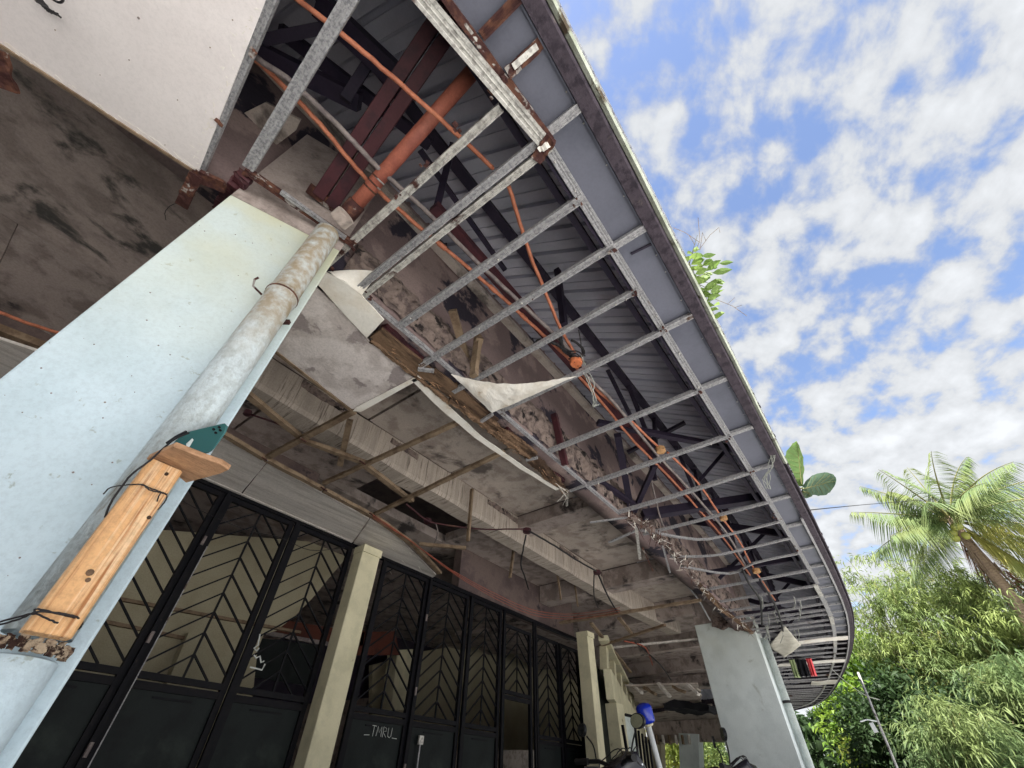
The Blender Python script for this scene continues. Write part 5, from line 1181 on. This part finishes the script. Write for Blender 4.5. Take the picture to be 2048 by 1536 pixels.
# frond directions from where their tips show
vw = (PC-Vector(CAM.tolist())).normalized(); rt = vw.cross(Vector((0,0,1))).normalized(); uu = rt.cross(vw).normalized()
def ftip(a, back=0): return rt*math.cos(rad(a))+uu*math.sin(rad(a))+vw*back
for (a, Lf, m_, sg, bk) in [(150,2.6,'leaf_palm',.10,-.3),(170,2.4,'leaf_palm',.34,-.1),(160,2.0,'leaf_palm',.30,-.7),(115,2.3,'leaf_palm',.35,.1),(52,2.4,'leaf_palm',.4,-.7),(98,2.2,'leaf_palm',.5,-.9),(125,2.9,'leaf_palm',.18,.3),(108,2.6,'leaf_palm',.15,-.4),(92,2.7,'leaf_palm',.2,.5),(75,2.8,'leaf_palm',.25,-.3),(60,2.9,'leaf_palm',.3,.3),(45,3.1,'leaf_palm',.35,-.5),(28,3.3,'leaf_palm',.4,.2),(12,3.2,'leaf_palm',.35,-.3),(0,3.0,'leaf_palm',.4,.3),(-15,2.9,'leaf_palmy',.25,-.6),(-38,2.6,'leaf_palmy',.15,-.3),(-60,2.0,'leaf_palmy',.2,-.4),(-82,1.7,'leaf_palmd',.2,.1),(-30,2.6,'leaf_palm',.4,.4),(190,2.2,'leaf_palm',.5,.5),(135,2.4,'leaf_palm',.4,.7),(80,2.3,'leaf_palm',.45,.8),(30,2.6,'leaf_palm',.1,.5)]:
    frond(ftip(a, bk), Lf, m_, sg)
for k in range(8):
    c = PC+rt*random.uniform(-.2,.12)+Vector((0,0,-.22-.15*(k % 3)))-vw*.5; b = MB()
    lathe(b, c-Vector((0,0,.11)), (0,0,1), [(.0,0),(.06,.02),(.10,.08),(.105,.13),(.08,.19),(.03,.22),(0,.225)], 12); put('coconut', b, 'coco', palm, True)

# plants rooted in the gutter
gp = thing('gutter_seedling', 'small bright green seedling with bare twigs growing from the gutter', 'plant', E(1.62,-.03,CZ+.45))
base = onz(1372,560,2.33)
b = MB(); stems = []
for (x, y) in [(1395,470),(1425,545),(1405,600),(1440,590),(1388,500),(1410,530),(1432,570),(1418,630)]:
    e_ = at(x, y, base_d := (base-Vector(CAM.tolist())).length*1.0); c = base.lerp(e_,.5)+Vector((random.uniform(-.01,.01),0,.02)); tube(b, [base, c, e_], .003, 5, r1=.0012); stems.append((base, c, e_))
put('stem', b, 'culm', gp)
bd = (base-Vector(CAM.tolist())).length
for (x, y) in [(1385,500),(1392,497),(1400,512),(1410,508),(1418,515),(1376,520),(1390,525),(1402,530),(1432,530),(1445,525),(1420,545),(1438,545),(1410,550),(1385,545),(1425,560),(1440,565),(1395,560),(1415,575),(1432,582),(1445,580),(1400,585),(1420,595),(1435,600),(1408,605),(1390,575),(1425,612),(1432,628),(1380,535),(1398,545),(1384,510),(1398,520),(1412,525),(1425,532),(1405,540),(1416,552),(1430,556),(1392,552),(1408,567),(1422,572),(1412,588),(1428,592),(1394,592),(1415,602)]:
    c = at(x-10+random.uniform(-5,5), y+6+random.uniform(-5,5), bd*random.uniform(.97,1.06)); dd_ = (at(x+14, y-4+random.uniform(-8,12), bd)-c).normalized(); L_ = random.uniform(.075,.115)
    sd_ = dd_.cross((Vector(CAM.tolist())-c).normalized()+Vector([random.uniform(-.6,.6) for _ in range(3)])).normalized(); n_ = dd_.cross(sd_)
    b = MB(); vs = [c]; 
    for (u, w_) in ((.25,.32),(.5,.42),(.75,.28)): vs += [c+dd_*L_*u-sd_*L_*w_*.5+n_*.004, c+dd_*L_*u-Vector((0,0,.004*u)), c+dd_*L_*u+sd_*L_*w_*.5+n_*.004]
    vs.append(c+dd_*L_-Vector((0,0,.008))); b.add(vs, [(0,2,1),(0,3,2),(1,2,5,4),(2,3,6,5),(4,5,8,7),(5,6,9,8),(7,8,10),(8,9,10)]); put('leaf', b, 'leaf_new', gp)
b = MB()
for pts in ([(1385,520),(1400,480),(1396,435)], [(1400,485),(1370,465),(1346,455)], [(1398,500),(1420,470),(1438,455),(1440,465)], [(1400,500),(1405,465),(1412,482)], [(1430,598),(1465,612),(1494,632)], [(1455,608),(1470,595)], [(1470,615),(1484,610)], [(1390,490),(1378,470)]):
    tube(b, [at(x, y, bd*1.02) for x, y in pts], .0016, 4)
put('twigs', b, 'bark', gp)
el = thing('elephant_ear_plant', 'elephant-ear plant with two big leaves rising over the gutter', 'plant', E(3.9,-.03,CZ+.4))
base = onz(1590,985,2.35); bd = (base-Vector(CAM.tolist())).length
def ear(pts, rib, m, lab):
    q_ = [pts[-1]]+list(pts)+[pts[0], pts[1]]; sm = []
    for i in range(1, len(q_)-2):
        for k in range(4): sm.append(_cr(q_[i-1], q_[i], q_[i+1], q_[i+2], k/4))
    sm = [(x+random.uniform(-1.2,1.2), y+random.uniform(-1.2,1.2)) for x, y in sm]
    P = [at(x, y, bd) for x, y in sm]; r0, r1 = at(*rib[0], bd*.995), at(*rib[1], bd*1.01); b = MB(); n = len(P)
    # leaf surface : rib to outline, cupped
    rb_ = [r0.lerp(r1, i/(n-1)) for i in range(n)]
    vs = []; nn_ = (Vector(CAM.tolist())-r0).normalized()
    K = 5
    def side(O):
        m_ = len(O); vv = []
        for i in range(m_):
            a_ = r0.lerp(r1, i/(m_-1))
            for k in range(K+1): u = k/K; q = a_.lerp(O[i], u)-nn_*(.02*u*u-.004*math.sin(i*2.2)*u); vv.append(q)
        b.add(vv, [(i*(K+1)+k, (i+1)*(K+1)+k, (i+1)*(K+1)+k+1, i*(K+1)+k+1) for i in range(m_-1) for k in range(K)])
    h = n//2; side(P[:h+1]); side([P[0]]+P[:h:-1]+[P[h]])
    lf = put('leaf', b, m, el, True, label=lab); b = MB(); tube(b, [r0, r1], .004, 5, r1=.0015)
    for i in range(1, 7):
        a_ = r0.lerp(r1, i/8)
        for side_ in (0, 1):
            O = P[:h+1] if side_ == 0 else [P[0]]+P[:h:-1]+[P[h]]; q = O[min(len(O)-1, int((i+1.4)/8*(len(O)-1)))]; tube(b, [a_, a_.lerp(q,.85)-nn_*.012+nn_*.002], .0016, 4)
    put('veins', b, 'culm', lf)
ear([(1606,972),(1590,968),(1576,945),(1569,925),(1572,905),(1582,890),(1594,883),(1600,896),(1606,915),(1608,935),(1607,955)], ((1603,968),(1594,885)), 'leaf_ear', 'upright sunlit leaf')
ear([(1604,975),(1615,958),(1635,947),(1660,946),(1671,955),(1670,972),(1660,984),(1645,992),(1628,990),(1610,988)], ((1606,978),(1668,962)), 'leaf_ear_shade', 'drooping blue-green leaf in shade')
b = MB(); tube(b, [base-Vector((0,0,.2)), base, at(1605,975,bd)], .008, 6); put('stalk', b, 'culm', el)
ear([(1606,980),(1600,985),(1602,992),(1612,996),(1625,992),(1620,984)], ((1606,982),(1620,990)), 'leaf_ear_shade', 'smallest leaf at the base')

# overhead cable and slanting lamp pole
pipe('overhead_cable', [at(1620,1020,7.0), at(1680,1014,9), at(1745,1008,14), at(1850,1000,17), at(2060,985,24), at(2200,975,32)], .007, 'wire', 'overhead cable crossing the sky from the eave past the coconut palm', 'cable', wobs=0)
lp = thing('lamp_pole', 'thin white slanting metal pole with a small lamp bracket in front of the bushes', 'pole', at(1805,1560,12))
a, c = at(1808,1570,12), at(1716,1345,12.6)
b = MB(); tube(b, [a+(a-c)*.2, a, c], .026, 10, r1=.020); put('pole', b, 'galv_b', lp, True)
m_ = a.lerp(c, .52); b = MB(); tube(b, [m_, m_+Vector((-.05,.16,.03)), m_+Vector((-.1,.28,.0))], .012, 6); put('bracket', b, 'whitepole', lp)
b = MB(); rough(b, m_+Vector((-.05,.10,-.16)), m_+Vector((-.05,.12,-.02)), .09, .07, .004, 4, 2); put('lamp_box', b, 'whitepole', lp)
pipe('utility_wire', [at(1660,1335,12), at(1690,1362,12.3), at(1730,1390,12.6), at(1760,1400,13)], .006, 'steelwire', 'thin service wire from the eave end to the slanting pole', 'wire', wobs=0)

# ------------------------------------------------------------------ render
scene.render.engine = 'CYCLES'
scene.cycles.max_bounces = 8; scene.cycles.diffuse_bounces = 5
